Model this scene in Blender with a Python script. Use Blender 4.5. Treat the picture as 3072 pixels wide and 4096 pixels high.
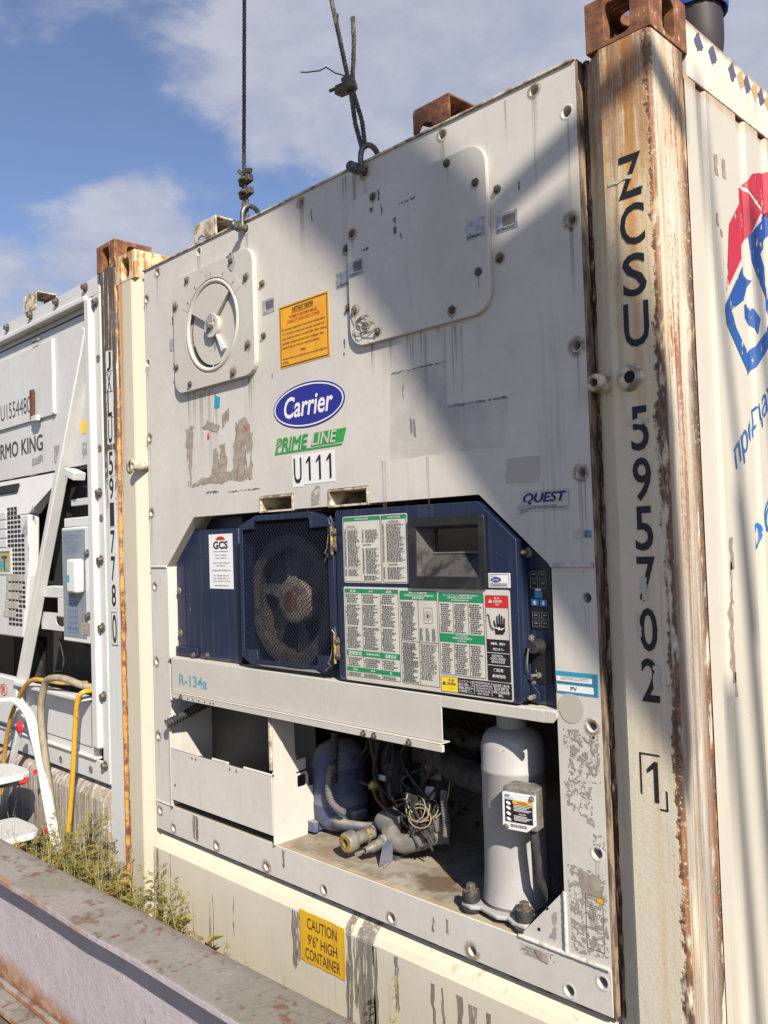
import bpy, bmesh, math, random
from mathutils import Vector, Matrix
from mathutils.geometry import tessellate_polygon
random.seed(7)
R = math.radians
scene = bpy.context.scene
for o in list(bpy.data.objects):
    bpy.data.objects.remove(o, do_unlink=True)
COL = scene.collection

# ------------------------------------------------------------------ camera
cam_d = bpy.data.cameras.new('camera')
cam = bpy.data.objects.new('camera', cam_d); COL.objects.link(cam)
cam_d.sensor_fit = 'VERTICAL'; cam_d.sensor_height = 36.0; cam_d.lens = 36.0 * 3406.5 / 4096.0
cam_d.clip_start = 0.05; cam_d.clip_end = 3000
rr = (0.70334, 0.71009, -0.03292); dd = (-0.04764, 0.00089, -0.99886); ff = (-0.70926, 0.70411, 0.03446)
cam.matrix_world = Matrix(((rr[0], -dd[0], -ff[0], 3.30006), (rr[1], -dd[1], -ff[1], -1.72687), (rr[2], -dd[2], -ff[2], 1.66531), (0, 0, 0, 1)))
scene.camera = cam

# ------------------------------------------------------------------ light
SUN = Vector((1.9, -1.0, 1.6)).normalized()
sun_d = bpy.data.lights.new('sun', 'SUN'); sun_d.energy = 5.0; sun_d.angle = R(0.55); sun_d.color = (1.0, 0.925, 0.81)
sun = bpy.data.objects.new('sun', sun_d); COL.objects.link(sun)
sun.rotation_euler = SUN.to_track_quat('Z', 'Y').to_euler(); sun.location = (8, -6, 9)

world = bpy.data.worlds.new('World'); scene.world = world; world.use_nodes = True
scene.view_settings.view_transform = 'Standard'; scene.view_settings.look = 'None'
scene.view_settings.exposure = 0.76; scene.view_settings.gamma = 1.0
scene.view_settings.use_curve_mapping = False

# ------------------------------------------------------------------ node helper
class V:
    def __init__(s, nt, sock): s.nt = nt; s.s = sock
    def _m(s, op, o, rev=False):
        n = s.nt.nodes.new('ShaderNodeMath'); n.operation = op
        a, b = (o, s) if rev else (s, o)
        for i, q in enumerate((a, b)):
            if isinstance(q, V): s.nt.links.new(q.s, n.inputs[i])
            elif q is not None: n.inputs[i].default_value = q
        return V(s.nt, n.outputs[0])
    def __add__(s, o): return s._m('ADD', o)
    __radd__ = __add__
    def __sub__(s, o): return s._m('SUBTRACT', o)
    def __rsub__(s, o): return s._m('SUBTRACT', o, True)
    def __mul__(s, o): return s._m('MULTIPLY', o)
    __rmul__ = __mul__
    def __truediv__(s, o): return s._m('DIVIDE', o)
    def max(s, o): return s._m('MAXIMUM', o)
    def min(s, o): return s._m('MINIMUM', o)
    def abs(s): return s._m('ABSOLUTE', None)

class G:
    """small builder of node expressions for one tree"""
    def __init__(s, nt): s.nt = nt; s._p = None
    def link(s, a, sock):
        if isinstance(a, V): s.nt.links.new(a.s, sock)
        elif isinstance(a, (tuple, list)) and len(a) == 3 and sock.type == 'RGBA': sock.default_value = (*a, 1)
        else: sock.default_value = a
    def pos(s):
        if s._p is None:
            n = s.nt.nodes.new('ShaderNodeNewGeometry'); s._p = V(s.nt, n.outputs['Position']); s._n = V(s.nt, n.outputs['Normal'])
        return s._p
    def nrm(s): s.pos(); return s._n
    def xyz(s, v=None):
        n = s.nt.nodes.new('ShaderNodeSeparateXYZ'); s.link(v or s.pos(), n.inputs[0])
        return [V(s.nt, o) for o in n.outputs]
    def vec(s, x, y, z):
        n = s.nt.nodes.new('ShaderNodeCombineXYZ')
        for i, q in enumerate((x, y, z)): s.link(q, n.inputs[i])
        return V(s.nt, n.outputs[0])
    def sc(s, sx, sy, sz, v=None):
        n = s.nt.nodes.new('ShaderNodeMapping'); s.link(v or s.pos(), n.inputs[0]); n.inputs['Scale'].default_value = (sx, sy, sz)
        return V(s.nt, n.outputs[0])
    def noise(s, v, scale=1.0, det=4, rough=.55, dist=0.0):
        n = s.nt.nodes.new('ShaderNodeTexNoise'); s.link(v, n.inputs['Vector']); n.inputs['Scale'].default_value = scale
        n.inputs['Detail'].default_value = det; n.inputs['Roughness'].default_value = rough; n.inputs['Distortion'].default_value = dist
        return V(s.nt, n.outputs[0])
    def vor(s, v, scale=1.0):
        n = s.nt.nodes.new('ShaderNodeTexVoronoi'); s.link(v, n.inputs['Vector']); n.inputs['Scale'].default_value = scale
        return V(s.nt, n.outputs[0])
    def ss(s, v, a, b, c=0.0, d=1.0):
        n = s.nt.nodes.new('ShaderNodeMapRange'); n.interpolation_type = 'SMOOTHSTEP'
        for i, q in enumerate((v, a, b, c, d)): s.link(q, n.inputs[i])
        return V(s.nt, n.outputs[0])
    def band(s, v, a, b, w):                       # 1 inside a..b with soft edges w
        return s.ss(v, a - w, a + w) * s.ss(v, b - w, b + w, 1.0, 0.0)
    def mix(s, f, a, b):
        n = s.nt.nodes.new('ShaderNodeMix'); n.data_type = 'RGBA'
        s.link(f, n.inputs[0]); s.link(a, n.inputs[6]); s.link(b, n.inputs[7])
        return V(s.nt, n.outputs[2])
    def mul(s, a, b):
        n = s.nt.nodes.new('ShaderNodeMix'); n.data_type = 'RGBA'; n.blend_type = 'MULTIPLY'; n.inputs[0].default_value = 1
        s.link(a, n.inputs[6]); s.link(b, n.inputs[7]); return V(s.nt, n.outputs[2])
    def gen(s):
        n = s.nt.nodes.new('ShaderNodeTexCoord'); return V(s.nt, n.outputs['Generated'])
    def grey(s, v):
        n = s.nt.nodes.new('ShaderNodeCombineColor')
        for i in range(3): s.link(v, n.inputs[i])
        return V(s.nt, n.outputs[0])

MATS = {}
def mat(name, fn):
    """fn(g) -> dict(color, rough, metal, height, alpha)"""
    if name in MATS: return MATS[name]
    m = bpy.data.materials.new(name); m.use_nodes = True; nt = m.node_tree
    b = nt.nodes['Principled BSDF']; g = G(nt); d = fn(g)
    g.link(d.get('color', (.5, .5, .5)), b.inputs['Base Color']); g.link(d.get('rough', .5), b.inputs['Roughness'])
    g.link(d.get('metal', 0.0), b.inputs['Metallic'])
    b.inputs['Specular IOR Level'].default_value = d.get('spec', .4)
    if 'height' in d:
        n = nt.nodes.new('ShaderNodeBump'); n.inputs['Strength'].default_value = d.get('bs', .4); n.inputs['Distance'].default_value = d.get('bd', .003)
        g.link(d['height'], n.inputs['Height']); nt.links.new(n.outputs[0], b.inputs['Normal'])
    if 'alpha' in d: g.link(d['alpha'], b.inputs['Alpha'])
    if 'transl' in d:
        t = nt.nodes.new('ShaderNodeBsdfTranslucent'); g.link(d['transl'], t.inputs['Color'])
        ms = nt.nodes.new('ShaderNodeMixShader'); ms.inputs[0].default_value = .35
        nt.links.new(b.outputs[0], ms.inputs[1]); nt.links.new(t.outputs[0], ms.inputs[2]); nt.links.new(ms.outputs[0], nt.nodes['Material Output'].inputs[0])
    MATS[name] = m
    return m

# ------------------------------------------------------------------ sky: daylight sky with soft fair-weather cloud
def build_sky():
    nt = world.node_tree; g = G(nt)
    bg = nt.nodes['Background']; bg.inputs['Strength'].default_value = 0.068
    sky = nt.nodes.new('ShaderNodeTexSky'); sky.sky_type = 'NISHITA'; sky.sun_disc = False
    sky.sun_elevation = math.asin(SUN.z); sky.sun_rotation = math.atan2(SUN.x, SUN.y)
    sky.air_density = 1.0; sky.dust_density = 0.6; sky.ozone_density = 1.0; sky.altitude = 50
    tc = nt.nodes.new('ShaderNodeTexCoord'); d = V(nt, tc.outputs['Generated'])
    x, y, z = g.xyz(d)
    h = z.max(0.03) + 0.16
    p = g.vec(x / h, y / h, 0.0)
    n1 = g.noise(p, 2.6, 9, .58, .35); n2 = g.noise(p, .75, 2, .5); n3 = g.noise(p, 8.0, 8, .62, .3)
    def blob(c, r, a):
        n = nt.nodes.new('ShaderNodeVectorMath'); n.operation = 'DISTANCE'
        g.link(d, n.inputs[0]); n.inputs[1].default_value = Vector(c).normalized()
        return g.ss(V(nt, n.outputs['Value']), 0.0, r, a, 0.0)
    field = n1 * 1.15 + n2 * .25 + n3 * .20
    for c, r, a in (((-.722, .505, .475), .17, .27), ((-.67, .565, .465), .14, .16), ((-.82, .442, .350), .14, .32), ((-.785, .49, .345), .12, .16),
                    ((-.90, .36, .25), .20, .40), ((-.80, .315, .545), .13, .18), ((-.58, .644, .51), .24, .26), ((-.62, .55, .56), .14, .10),
                    ((-.46, .72, .52), .34, .32), ((-.60, .67, .42), .16, .14), ((-.32, .84, .44), .40, .30), ((-.2, .9, .5), .4, .2)):
        field = field + blob(c, r, a)
    for c, r, a in (((-.812, .383, .44), .14, .22), ((-.765, .50, .405), .09, .20), ((-.87, .33, .40), .14, .16), ((-.725, .45, .53), .07, .06)):
        field = field - blob(c, r, a)
    f = g.ss(field, .905, 1.18) * .82 + .03
    cloud = g.mix(g.ss(n1 * .6 + n3 * .4, .35, .7), (3.7, 3.95, 5.0), (5.5, 5.5, 6.2))
    bluesky = g.mul(V(nt, sky.outputs[0]), (1.02, 1.03, 1.20))
    g.link(g.mix(f, bluesky, cloud), bg.inputs['Color'])
build_sky()
# ------------------------------------------------------------------ mesh helpers
class MB:
    def __init__(s): s.v = []; s.f = []
    def add(s, vs, fs):
        o = len(s.v); s.v += [tuple(q) for q in vs]; s.f += [tuple(i + o for i in f) for f in fs]; return s
    def box(s, x0, x1, y0, y1, z0, z1):
        return s.add([(x0, y0, z0), (x1, y0, z0), (x1, y1, z0), (x0, y1, z0), (x0, y0, z1), (x1, y0, z1), (x1, y1, z1), (x0, y1, z1)],
                     [(0, 3, 2, 1), (4, 5, 6, 7), (0, 1, 5, 4), (1, 2, 6, 5), (2, 3, 7, 6), (3, 0, 4, 7)])
    def obox(s, c, ax, ay, az, hx, hy, hz):
        c = Vector(c); P = []
        for k in ((-1, -1, -1), (1, -1, -1), (1, 1, -1), (-1, 1, -1), (-1, -1, 1), (1, -1, 1), (1, 1, 1), (-1, 1, 1)):
            P.append(c + Vector(ax) * hx * k[0] + Vector(ay) * hy * k[1] + Vector(az) * hz * k[2])
        return s.add(P, [(0, 3, 2, 1), (4, 5, 6, 7), (0, 1, 5, 4), (1, 2, 6, 5), (2, 3, 7, 6), (3, 0, 4, 7)])
    def bar(s, p0, p1, w, h, up=(0, 0, 1)):
        p0 = Vector(p0); p1 = Vector(p1); d = (p1 - p0); L = d.length; d.normalize()
        u = Vector(up); a = d.cross(u)
        if a.length < 1e-4: a = d.cross(Vector((0, 1, 0)))
        a.normalize(); u = a.cross(d)
        return s.obox((p0 + p1) / 2, d, a, u, L / 2, w / 2, h / 2)
    def prism(s, outer, plane, d0, d1, holes=()):
        """polygon (u,v) with holes, extruded along the plane's normal from d0 to d1"""
        m = {'xz': lambda u, v, d: (u, d, v), 'yz': lambda u, v, d: (d, u, v), 'xy': lambda u, v, d: (u, v, d)}[plane]
        loops = [outer] + [list(h) for h in holes]; flat = [p for l in loops for p in l]; n = len(flat)
        tri = tessellate_polygon([[Vector((p[0], p[1], 0)) for p in l] for l in loops])
        vs = [m(p[0], p[1], d0) for p in flat] + [m(p[0], p[1], d1) for p in flat]; fs = []
        for t in tri: fs.append(tuple(t)); fs.append(tuple(i + n for i in reversed(t)))
        k = 0
        for l in loops:
            for i in range(len(l)):
                j = (i + 1) % len(l); fs.append((k + i, k + j, k + j + n, k + i + n))
            k += len(l)
        return s.add(vs, fs)
    def tube(s, pts, r, seg=8, closed=False, caps=True):
        pts = [Vector(p) for p in pts]; n = len(pts); rs = r if isinstance(r, (list, tuple)) else [r] * n
        t0 = (pts[1] - pts[0]).normalized(); ref = Vector((0, 0, 1)) if abs(t0.z) < .9 else Vector((1, 0, 0))
        nrm = t0.cross(ref).normalized(); vs = []
        for i in range(n):
            if closed: t = pts[(i + 1) % n] - pts[i - 1]
            else: t = pts[min(i + 1, n - 1)] - pts[max(i - 1, 0)]
            t.normalize(); nrm = (nrm - t * nrm.dot(t)).normalized(); b = t.cross(nrm)
            for k in range(seg):
                a = 2 * math.pi * k / seg; vs.append(pts[i] + (nrm * math.cos(a) + b * math.sin(a)) * rs[i])
        fs = []
        for i in range(n if closed else n - 1):
            j = (i + 1) % n
            for k in range(seg):
                k2 = (k + 1) % seg; fs.append((i * seg + k, i * seg + k2, j * seg + k2, j * seg + k))
        if caps and not closed: fs.append(tuple(reversed(range(seg)))); fs.append(tuple(range((n - 1) * seg, n * seg)))
        return s.add(vs, fs)
    def cyl(s, p0, p1, r, r1=None, seg=16): return s.tube([p0, p1], [r, r if r1 is None else r1], seg)
    def lathe(s, prof, o=(0, 0, 0), ax=(0, 0, 1), seg=24):
        o = Vector(o); q = Vector(ax).normalized().to_track_quat('Z', 'Y'); vs = []
        for r, h in prof:
            for k in range(seg):
                a = 2 * math.pi * k / seg; vs.append(o + q @ Vector((max(r, 1e-5) * math.cos(a), max(r, 1e-5) * math.sin(a), h)))
        fs = []
        for i in range(len(prof) - 1):
            for k in range(seg):
                k2 = (k + 1) % seg; fs.append((i * seg + k, i * seg + k2, (i + 1) * seg + k2, (i + 1) * seg + k))
        return s.add(vs, fs)
    def quad(s, a, b, c, d): return s.add([a, b, c, d], [(0, 1, 2, 3)])
    def mesh(s, name, m, smooth=None, bevel=0):
        me = bpy.data.meshes.new(name); me.from_pydata(s.v, [], s.f)
        bm = bmesh.new(); bm.from_mesh(me)
        bmesh.ops.recalc_face_normals(bm, faces=bm.faces)
        if bevel:
            es = [e for e in bm.edges if len(e.link_faces) == 2 and e.calc_face_angle(0) > .6]
            rb = bmesh.ops.bevel(bm, geom=es, offset=bevel, segments=2, affect='EDGES', profile=.5, clamp_overlap=True)
            for f_ in bm.faces: f_.smooth = False
            for f_ in rb['faces']: f_.smooth = True
        bm.to_mesh(me); bm.free()
        if m: me.materials.append(m)
        if smooth and not bevel:
            me.polygons.foreach_set('use_smooth', [True] * len(me.polygons)); me.set_sharp_from_angle(angle=R(smooth))
        return me
    def build(s, name, m, parent=None, smooth=None, bevel=0, **kw):
        return link(name, s.mesh(name, m, smooth, bevel), parent, **kw)

def root_of(p):
    while p.parent: p = p.parent
    return p
def link(name, me, parent=None, loc=None, label=None, kind=None):
    o = bpy.data.objects.new(name, me); COL.objects.link(o)
    if loc is not None: o.location = loc
    if parent is not None:
        o.parent = parent; o.matrix_parent_inverse = Matrix.Translation(-Vector(root_of(parent).location))
        if parent.parent is not None:
            o.matrix_parent_inverse = Matrix.Identity(4) if parent.type == 'EMPTY' else parent.matrix_basis.inverted()
    if label: o['label'] = label
    if kind: o['kind'] = kind
    return o
def thing(name, label, cat, loc, group=None):
    o = bpy.data.objects.new(name, None); COL.objects.link(o); o.location = loc; o.empty_display_size = .1
    tag(o, label, cat, group); return o
def tag(o, label, cat, group=None, kind=None):
    o['label'] = label; o['category'] = cat
    if group: o['group'] = group
    if kind: o['kind'] = kind
    return o

def circ(cx, cy, r, n=14, a0=0.0):
    return [(cx + r * math.cos(a0 + 2 * math.pi * i / n), cy + r * math.sin(a0 + 2 * math.pi * i / n)) for i in range(n)]
def rrect(x0, z0, x1, z1, r, n=4):
    out = []
    for cx, cz, a in ((x1 - r, z0 + r, -90), (x1 - r, z1 - r, 0), (x0 + r, z1 - r, 90), (x0 + r, z0 + r, 180)):
        for i in range(n + 1):
            t = R(a + 90 * i / n); out.append((cx + r * math.cos(t), cz + r * math.sin(t)))
    return out
def rect(x0, z0, x1, z1): return [(x0, z0), (x1, z0), (x1, z1), (x0, z1)]
def ragged(poly, amp, step, rng):
    out = []
    for i in range(len(poly)):
        a = Vector(poly[i]); b = Vector(poly[(i + 1) % len(poly)]); n = max(1, int((b - a).length / step))
        nn = Vector((-(b - a).y, (b - a).x)).normalized() if (b - a).length > 0 else Vector((0, 0))
        for k in range(n):
            p = a.lerp(b, k / n) + nn * rng.uniform(-amp, amp); out.append((p.x, p.y))
    return out
def card(name, poly, y, m, parent, t=.0008, label=None):       # thin printed sheet on a wall facing -y
    return MB().prism(poly, 'xz', y - t, y, ).build(name, m, parent, label=label)

# lettering: font curves fitted to a measured rectangle, converted in one go at the end
TEXTS = []
def text(s, x0, z0, x1, z1, y, m, parent, name='lettering', off=0.0, shear=0.0, plane='front', quad=None, fx=None, spacing=1.0, bold=0.0):
    cu = bpy.data.curves.new('glyphs', 'FONT'); cu.body = s; cu.size = 1.0; cu.offset = off; cu.shear = shear; cu.resolution_u = 3
    cu.space_character = spacing; cu.fill_mode = 'FRONT'; cu.align_x = 'CENTER' if '\n' in s else 'LEFT'
    o = bpy.data.objects.new('glyphs', cu); COL.objects.link(o)
    TEXTS.append((o, x0, z0, x1, z1, y, m, parent, name, plane, quad, fx, bold))
def flush_texts():
    dg = bpy.context.evaluated_depsgraph_get(); dg.update(); cache = []
    for (o, x0, z0, x1, z1, y, m, parent, name, plane, quad, fx, bold) in TEXTS:
        me = bpy.data.meshes.new_from_object(o.evaluated_get(dg)); vs = [v.co.copy() for v in me.vertices]
        if not vs: continue
        ax = min(v.x for v in vs); bx = max(v.x for v in vs); ay = min(v.y for v in vs); by = max(v.y for v in vs)
        for v, c in zip(me.vertices, vs):
            u = (c.x - ax) / max(bx - ax, 1e-6); w = (c.y - ay) / max(by - ay, 1e-6)
            if quad:
                q = [Vector(k) for k in quad]; p = (q[0] * (1 - u) + q[1] * u) * (1 - w) + (q[3] * (1 - u) + q[2] * u) * w; a, b = p.x, p.y
            else: a, b = x0 + (x1 - x0) * u, z0 + (z1 - z0) * w
            v.co = fx(a, b) if fx else ((a, y, b) if plane == 'front' else (y, a, b))
        me.materials.clear(); me.materials.append(m); me.name = name
        if bold:
            bm = bmesh.new(); bm.from_mesh(me); base = bm.faces[:]
            for k, (sx, sz) in enumerate(((bold, 0), (-bold, 0), (0, bold * .6), (0, -bold * .6))):
                r_ = bmesh.ops.duplicate(bm, geom=base); bmesh.ops.translate(bm, vec=(sx, -.00005 * (k + 1), sz), verts=[v for v in r_['geom'] if isinstance(v, bmesh.types.BMVert)])
            bm.to_mesh(me); bm.free()
        ob = link(name, me, parent)
    for t in TEXTS: bpy.data.objects.remove(t[0], do_unlink=True)

def numeral_one(x0, z0, x1, z1, y, m, parent, w=.008, name='letter'):
    h = z1 - z0; return MB().prism([(x1 - w, z0), (x1, z0), (x1, z1), (x1 - w * .9, z1), (x0, z1 - h * .20), (x0, z1 - h * .31), (x1 - w, z1 - h * .17)], 'xz', y - .0003, y).build(name, m, parent)
def printlines(x0, z0, x1, z1, n, y, m, parent, rng, fill=.9, indent=0.0, h=.5, word=.012, name='small_print'):
    """rows of tiny print as separate word-length strokes (too small to read in the photograph)"""
    mb = MB(); dz = (z1 - z0) / n
    for i in range(n):
        zc = z1 - dz * (i + .5); x = x0 + (indent if rng.random() < .5 else 0); xe = x0 + (x1 - x0) * rng.uniform(fill * .65, fill)
        while x < xe:
            w = word * rng.uniform(.4, 1.3); e = min(x + w, xe); mb.quad((x, y, zc - dz * h / 2), (e, y, zc - dz * h / 2), (e, y, zc + dz * h / 2), (x, y, zc + dz * h / 2)); x = e + word * .22
    return mb.build(name, m, parent)

def hexbolt_mesh(name, m, r=.011, h=.009, washer=True, recess=False):
    mb = MB()
    if washer: mb.lathe([(0, -.0005), (r * 1.45, -.0005), (r * 1.5, .0012), (r * 1.4, .003), (0, .003)], (0, 0, 0), (0, -1, 0), 16)
    b = .003 if washer else 0
    mb.lathe([(r, b - .001), (r, b + h * .8), (r * .85, b + h), (0, b + h)], (0, 0, 0), (0, -1, 0), 6)
    return mb.mesh(name, m, 35)

def smooth_path(pts, n=10):
    pts = [Vector(p) for p in pts]; out = []; q = [pts[0] * 2 - pts[1]] + pts + [pts[-1] * 2 - pts[-2]]
    for i in range(1, len(q) - 2):
        a, b, c_, d = q[i - 1], q[i], q[i + 1], q[i + 2]
        for k in range(n):
            t = k / n; out.append(.5 * ((2 * b) + (c_ - a) * t + (2 * a - 5 * b + 4 * c_ - d) * t * t + (3 * b - a - 3 * c_ + d) * t ** 3))
    return out + [pts[-1]]
# ------------------------------------------------------------------ materials
RUST = (.17, .062, .026); RUSTO = (.42, .17, .045); DIRT = (.16, .125, .09)
def flat(name, c, rough=.5, metal=0.0, spec=.4): return mat(name, lambda g: dict(color=c, rough=rough, metal=metal, spec=spec))
def paint(name, base, var=.10, streak=DIRT, sa=.35, speck=(.2, .19, .17), sp=.68, rough=.45, tone2=None, stretch=1.3, bump=.25, spec=.35):
    """old paint: cloudy tone, vertical dirt runs, small chips"""
    def f(g):
        big = g.noise(g.pos(), 2.3, 5, .6); fine = g.noise(g.pos(), 38, 4, .6)
        st = g.noise(g.sc(34, 34, stretch), 1, 4, .6); st2 = g.noise(g.pos(), 1.7, 3)
        c = g.mix(g.ss(big, .3, .72), base, tone2 or tuple(k * (1 - 2.2 * var) for k in base))
        c = g.mix(g.ss(st, .52, .80) * g.ss(st2, .38, .66) * sa, c, streak)
        c = g.mix(g.ss(fine, .35, .75, 0.0, .16), c, tuple(k * .62 for k in base))
        ch = g.ss(g.noise(g.pos(), 55, 5, .65), sp, sp + .03) * g.ss(big, .42, .6)
        c = g.mix(ch, c, speck)
        return dict(color=c, rough=g.ss(big + fine * .4, .3, 1.0, rough - .1, rough + .18), height=g.noise(g.pos(), 220, 3) * .3 + ch * -1.0 + g.noise(g.pos(), 2.6, 3) * 9.0 + g.noise(g.sc(5, 5, 1.5), 1, 2) * 5.0, bs=bump, bd=.0012, spec=spec)
    return mat(name, f)

M = {}
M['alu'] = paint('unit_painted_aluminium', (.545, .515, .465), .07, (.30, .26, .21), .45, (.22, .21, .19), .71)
M['alu_shade'] = paint('unit_shade_darkened_aluminium', (.085, .076, .066), .18, (.14, .11, .08), .6, (.2, .18, .15), .70)  # pale aluminium darkened in its colour to stand for bay shade
M['alu_warm'] = paint('unit_white_paint', (.505, .475, .42), .06, (.33, .26, .18), .4, (.25, .22, .18), .72)  # warm off-white paint, yellowed with dust
M['nbr'] = paint('neighbour_unit_white_paint', (.53, .53, .515), .05, (.30, .27, .22), .35, (.3, .29, .27), .72)
M['cream'] = paint('container_cream_paint', (.50, .455, .365), .06, (.36, .22, .10), .45, (.22, .15, .10), .70)
M['plastic_w'] = paint('white_plastic', (.60, .595, .57), .03, (.4, .36, .3), .25, (.5, .48, .44), .8, .4)
M['black'] = flat('black_print', (.012, .012, .014), .5)
M['ink'] = flat('dark_print', (.05, .047, .05), .55)
M['void'] = flat('dark_interior', (.012, .012, .012), .9)
M['white'] = flat('white_print', (.66, .655, .64), .5)
M['paper'] = mat('aged_label_paper', lambda g: dict(color=g.mix(g.ss(g.noise(g.pos(), 9, 4), .3, .7), (.47, .44, .375), (.53, .51, .455)), rough=.42))
M['green'] = flat('green_print', (.012, .22, .085), .45)
M['red'] = flat('red_print', (.52, .018, .022), .45)
M['yellow'] = flat('yellow_print', (.72, .50, .03), .45)
M['orange'] = mat('orange_label', lambda g: dict(color=g.mix(g.ss(g.noise(g.pos(), 12, 4), .3, .75), (.70, .33, .012), (.60, .27, .02)), rough=.45))
M['amber'] = mat('amber_sign', lambda g: dict(color=g.mix(g.ss(g.noise(g.sc(20, 20, 3), 1, 4), .45, .8), (.62, .36, .015), (.42, .25, .05)), rough=.55))
M['signtext'] = flat('sign_lettering', (.07, .025, .02), .5)
M['cblue'] = mat('emblem_blue', lambda g: dict(color=g.mix(g.ss(g.noise(g.pos(), 60, 4), .66, .70), (.018, .02, .22), (.16, .16, .22)), rough=.4))
M['teal'] = flat('teal_print', (.10, .30, .34), .5)
M['pgreen'] = flat('primeline_green', (.03, .27, .05), .45)
M['quest'] = flat('navy_print', (.02, .016, .14), .45)
M['tagblue'] = flat('tag_blue', (.03, .24, .36), .5)
def navyf(g):
    big = g.noise(g.pos(), 4, 5, .6); st = g.noise(g.sc(60, 60, 2), 1, 4); ch = g.ss(g.noise(g.pos(), 45, 5, .65), .68, .71)
    c = g.mix(g.ss(big, .3, .75), (.006, .013, .043), (.011, .018, .044))
    c = g.mix(g.ss(st, .48, .8) * .38, c, (.085, .083, .085)); c = g.mix(ch * .7, c, (.20, .20, .20)); c = g.mix(g.ss(g.noise(g.sc(160, 160, 9), 1, 4, .6), .66, .72) * .35, c, (.15, .15, .155))
    x, y, z = g.xyz(); c = g.mix(g.ss(z + g.noise(g.pos(), 18, 3) * .05, 1.29, 1.265) * .35, c, (.2, .17, .13))
    return dict(color=c, rough=g.ss(big, .2, .8, .28, .5), height=g.noise(g.pos(), 160, 3), bs=.15, bd=.001, spec=.45)
M['navy'] = mat('navy_blue_paint', navyf)
def dustynavy(g):
    up = g.xyz(g.nrm())[2]; big = g.noise(g.pos(), 9, 5, .65); x, y, z = g.xyz()
    c = g.mix(g.ss(big, .35, .7) * .5, (.018, .04, .13), (.11, .12, .13))
    c = g.mix((g.ss(up, .0, .8) * .75 + g.ss(z, .80, .68) * .35).min(1.0) * g.ss(big, .2, .6), c, (.30, .26, .20))
    return dict(color=c, rough=.55, height=g.noise(g.pos(), 120, 3), bs=.3, bd=.001)
M['dustnavy'] = mat('dusty_blue_enamel', dustynavy)
M['tank'] = mat('grey_enamel', lambda g: dict(color=g.mix(g.ss(g.noise(g.pos(), 7, 4), .3, .7), g.mix(g.ss(g.noise(g.sc(40, 40, 3), 1, 5, .6), .5, .75) * .5, (.36, .345, .335), (.22, .19, .155)), g.mix(g.ss(g.noise(g.pos(), 60, 4, .6), .66, .7), (.30, .287, .28), (.15, .11, .08))), rough=.55, height=g.noise(g.pos(), 190, 3) + g.noise(g.pos(), 30, 3), bs=.4, bd=.0012))
M['steel'] = mat('dull_steel', lambda g: dict(color=g.mix(g.ss(g.noise(g.pos(), 70, 3), .4, .65), (.30, .28, .25), (.17, .13, .10)), rough=.5, metal=.6))
M['oldbolt'] = mat('rusty_bolt_steel', lambda g: dict(color=g.mix(g.ss(g.noise(g.pos(), 120, 4), .42, .58), (.125, .115, .10), (.085, .055, .038)), rough=.65, metal=.25))
M['brass'] = mat('dull_brass', lambda g: dict(color=g.mix(g.ss(g.noise(g.pos(), 60, 4), .4, .62), (.50, .33, .09), (.20, .17, .11)), rough=.45, metal=.5))
M['dullmetal'] = mat('dusty_galvanised', lambda g: dict(color=g.mix(g.ss(g.noise(g.pos(), 40, 4), .35, .65), (.20, .19, .17), (.12, .105, .085)), rough=.6, metal=.25))
M['rubber'] = mat('black_rubber', lambda g: dict(color=g.mix(g.ss(g.noise(g.pos(), 30, 4), .4, .8), (.018, .018, .018), (.07, .065, .06)), rough=.7))
M['insul'] = mat('grey_foam_insulation', lambda g: dict(color=g.mix(g.ss(g.noise(g.pos(), 25, 4), .3, .7), (.095, .092, .088), (.165, .15, .13)), rough=.8))
M['bplastic'] = mat('black_plastic', lambda g: dict(color=g.mix(g.ss(g.noise(g.pos(), 14, 5), .5, .8), (.014, .014, .016), (.05, .048, .045)), rough=.38))
M['dustplastic'] = mat('dusty_black_plastic', lambda g: dict(color=g.mix(g.ss(g.noise(g.pos(), 22, 5, .6), .36, .56), (.014, .014, .014), (.060, .056, .052)), rough=.6))
M['glass'] = flat('dark_window', (.012, .01, .010), .12, 0, .5)
M['keyblue'] = flat('key_blue', (.03, .17, .36), .4)
def gasketf(g):
    n = g.noise(g.sc(60, 60, 14), 1, 5, .65)
    return dict(color=g.mix(g.ss(n, .45, .62), (.035, .022, .016), (.21, .16, .12)), rough=.9, height=n, bs=.8, bd=.004)
M['gasket'] = mat('perished_gasket', gasketf)
M['foamedge'] = mat('yellowed_foam_edge', lambda g: dict(color=g.mix(g.ss(g.noise(g.sc(50, 50, 12), 1, 5), .42, .6), (.25, .185, .12), (.10, .065, .045)), rough=.9, height=g.noise(g.pos(), 90, 4), bs=.7, bd=.003))
M['weld'] = mat('weld_bead_paint', lambda g: dict(color=g.mix(g.ss(g.noise(g.pos(), 60, 4), .45, .7), (.50, .48, .44), (.33, .30, .26)), rough=.45, height=g.noise(g.pos(), 130, 3), bs=.5, bd=.003))

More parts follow.
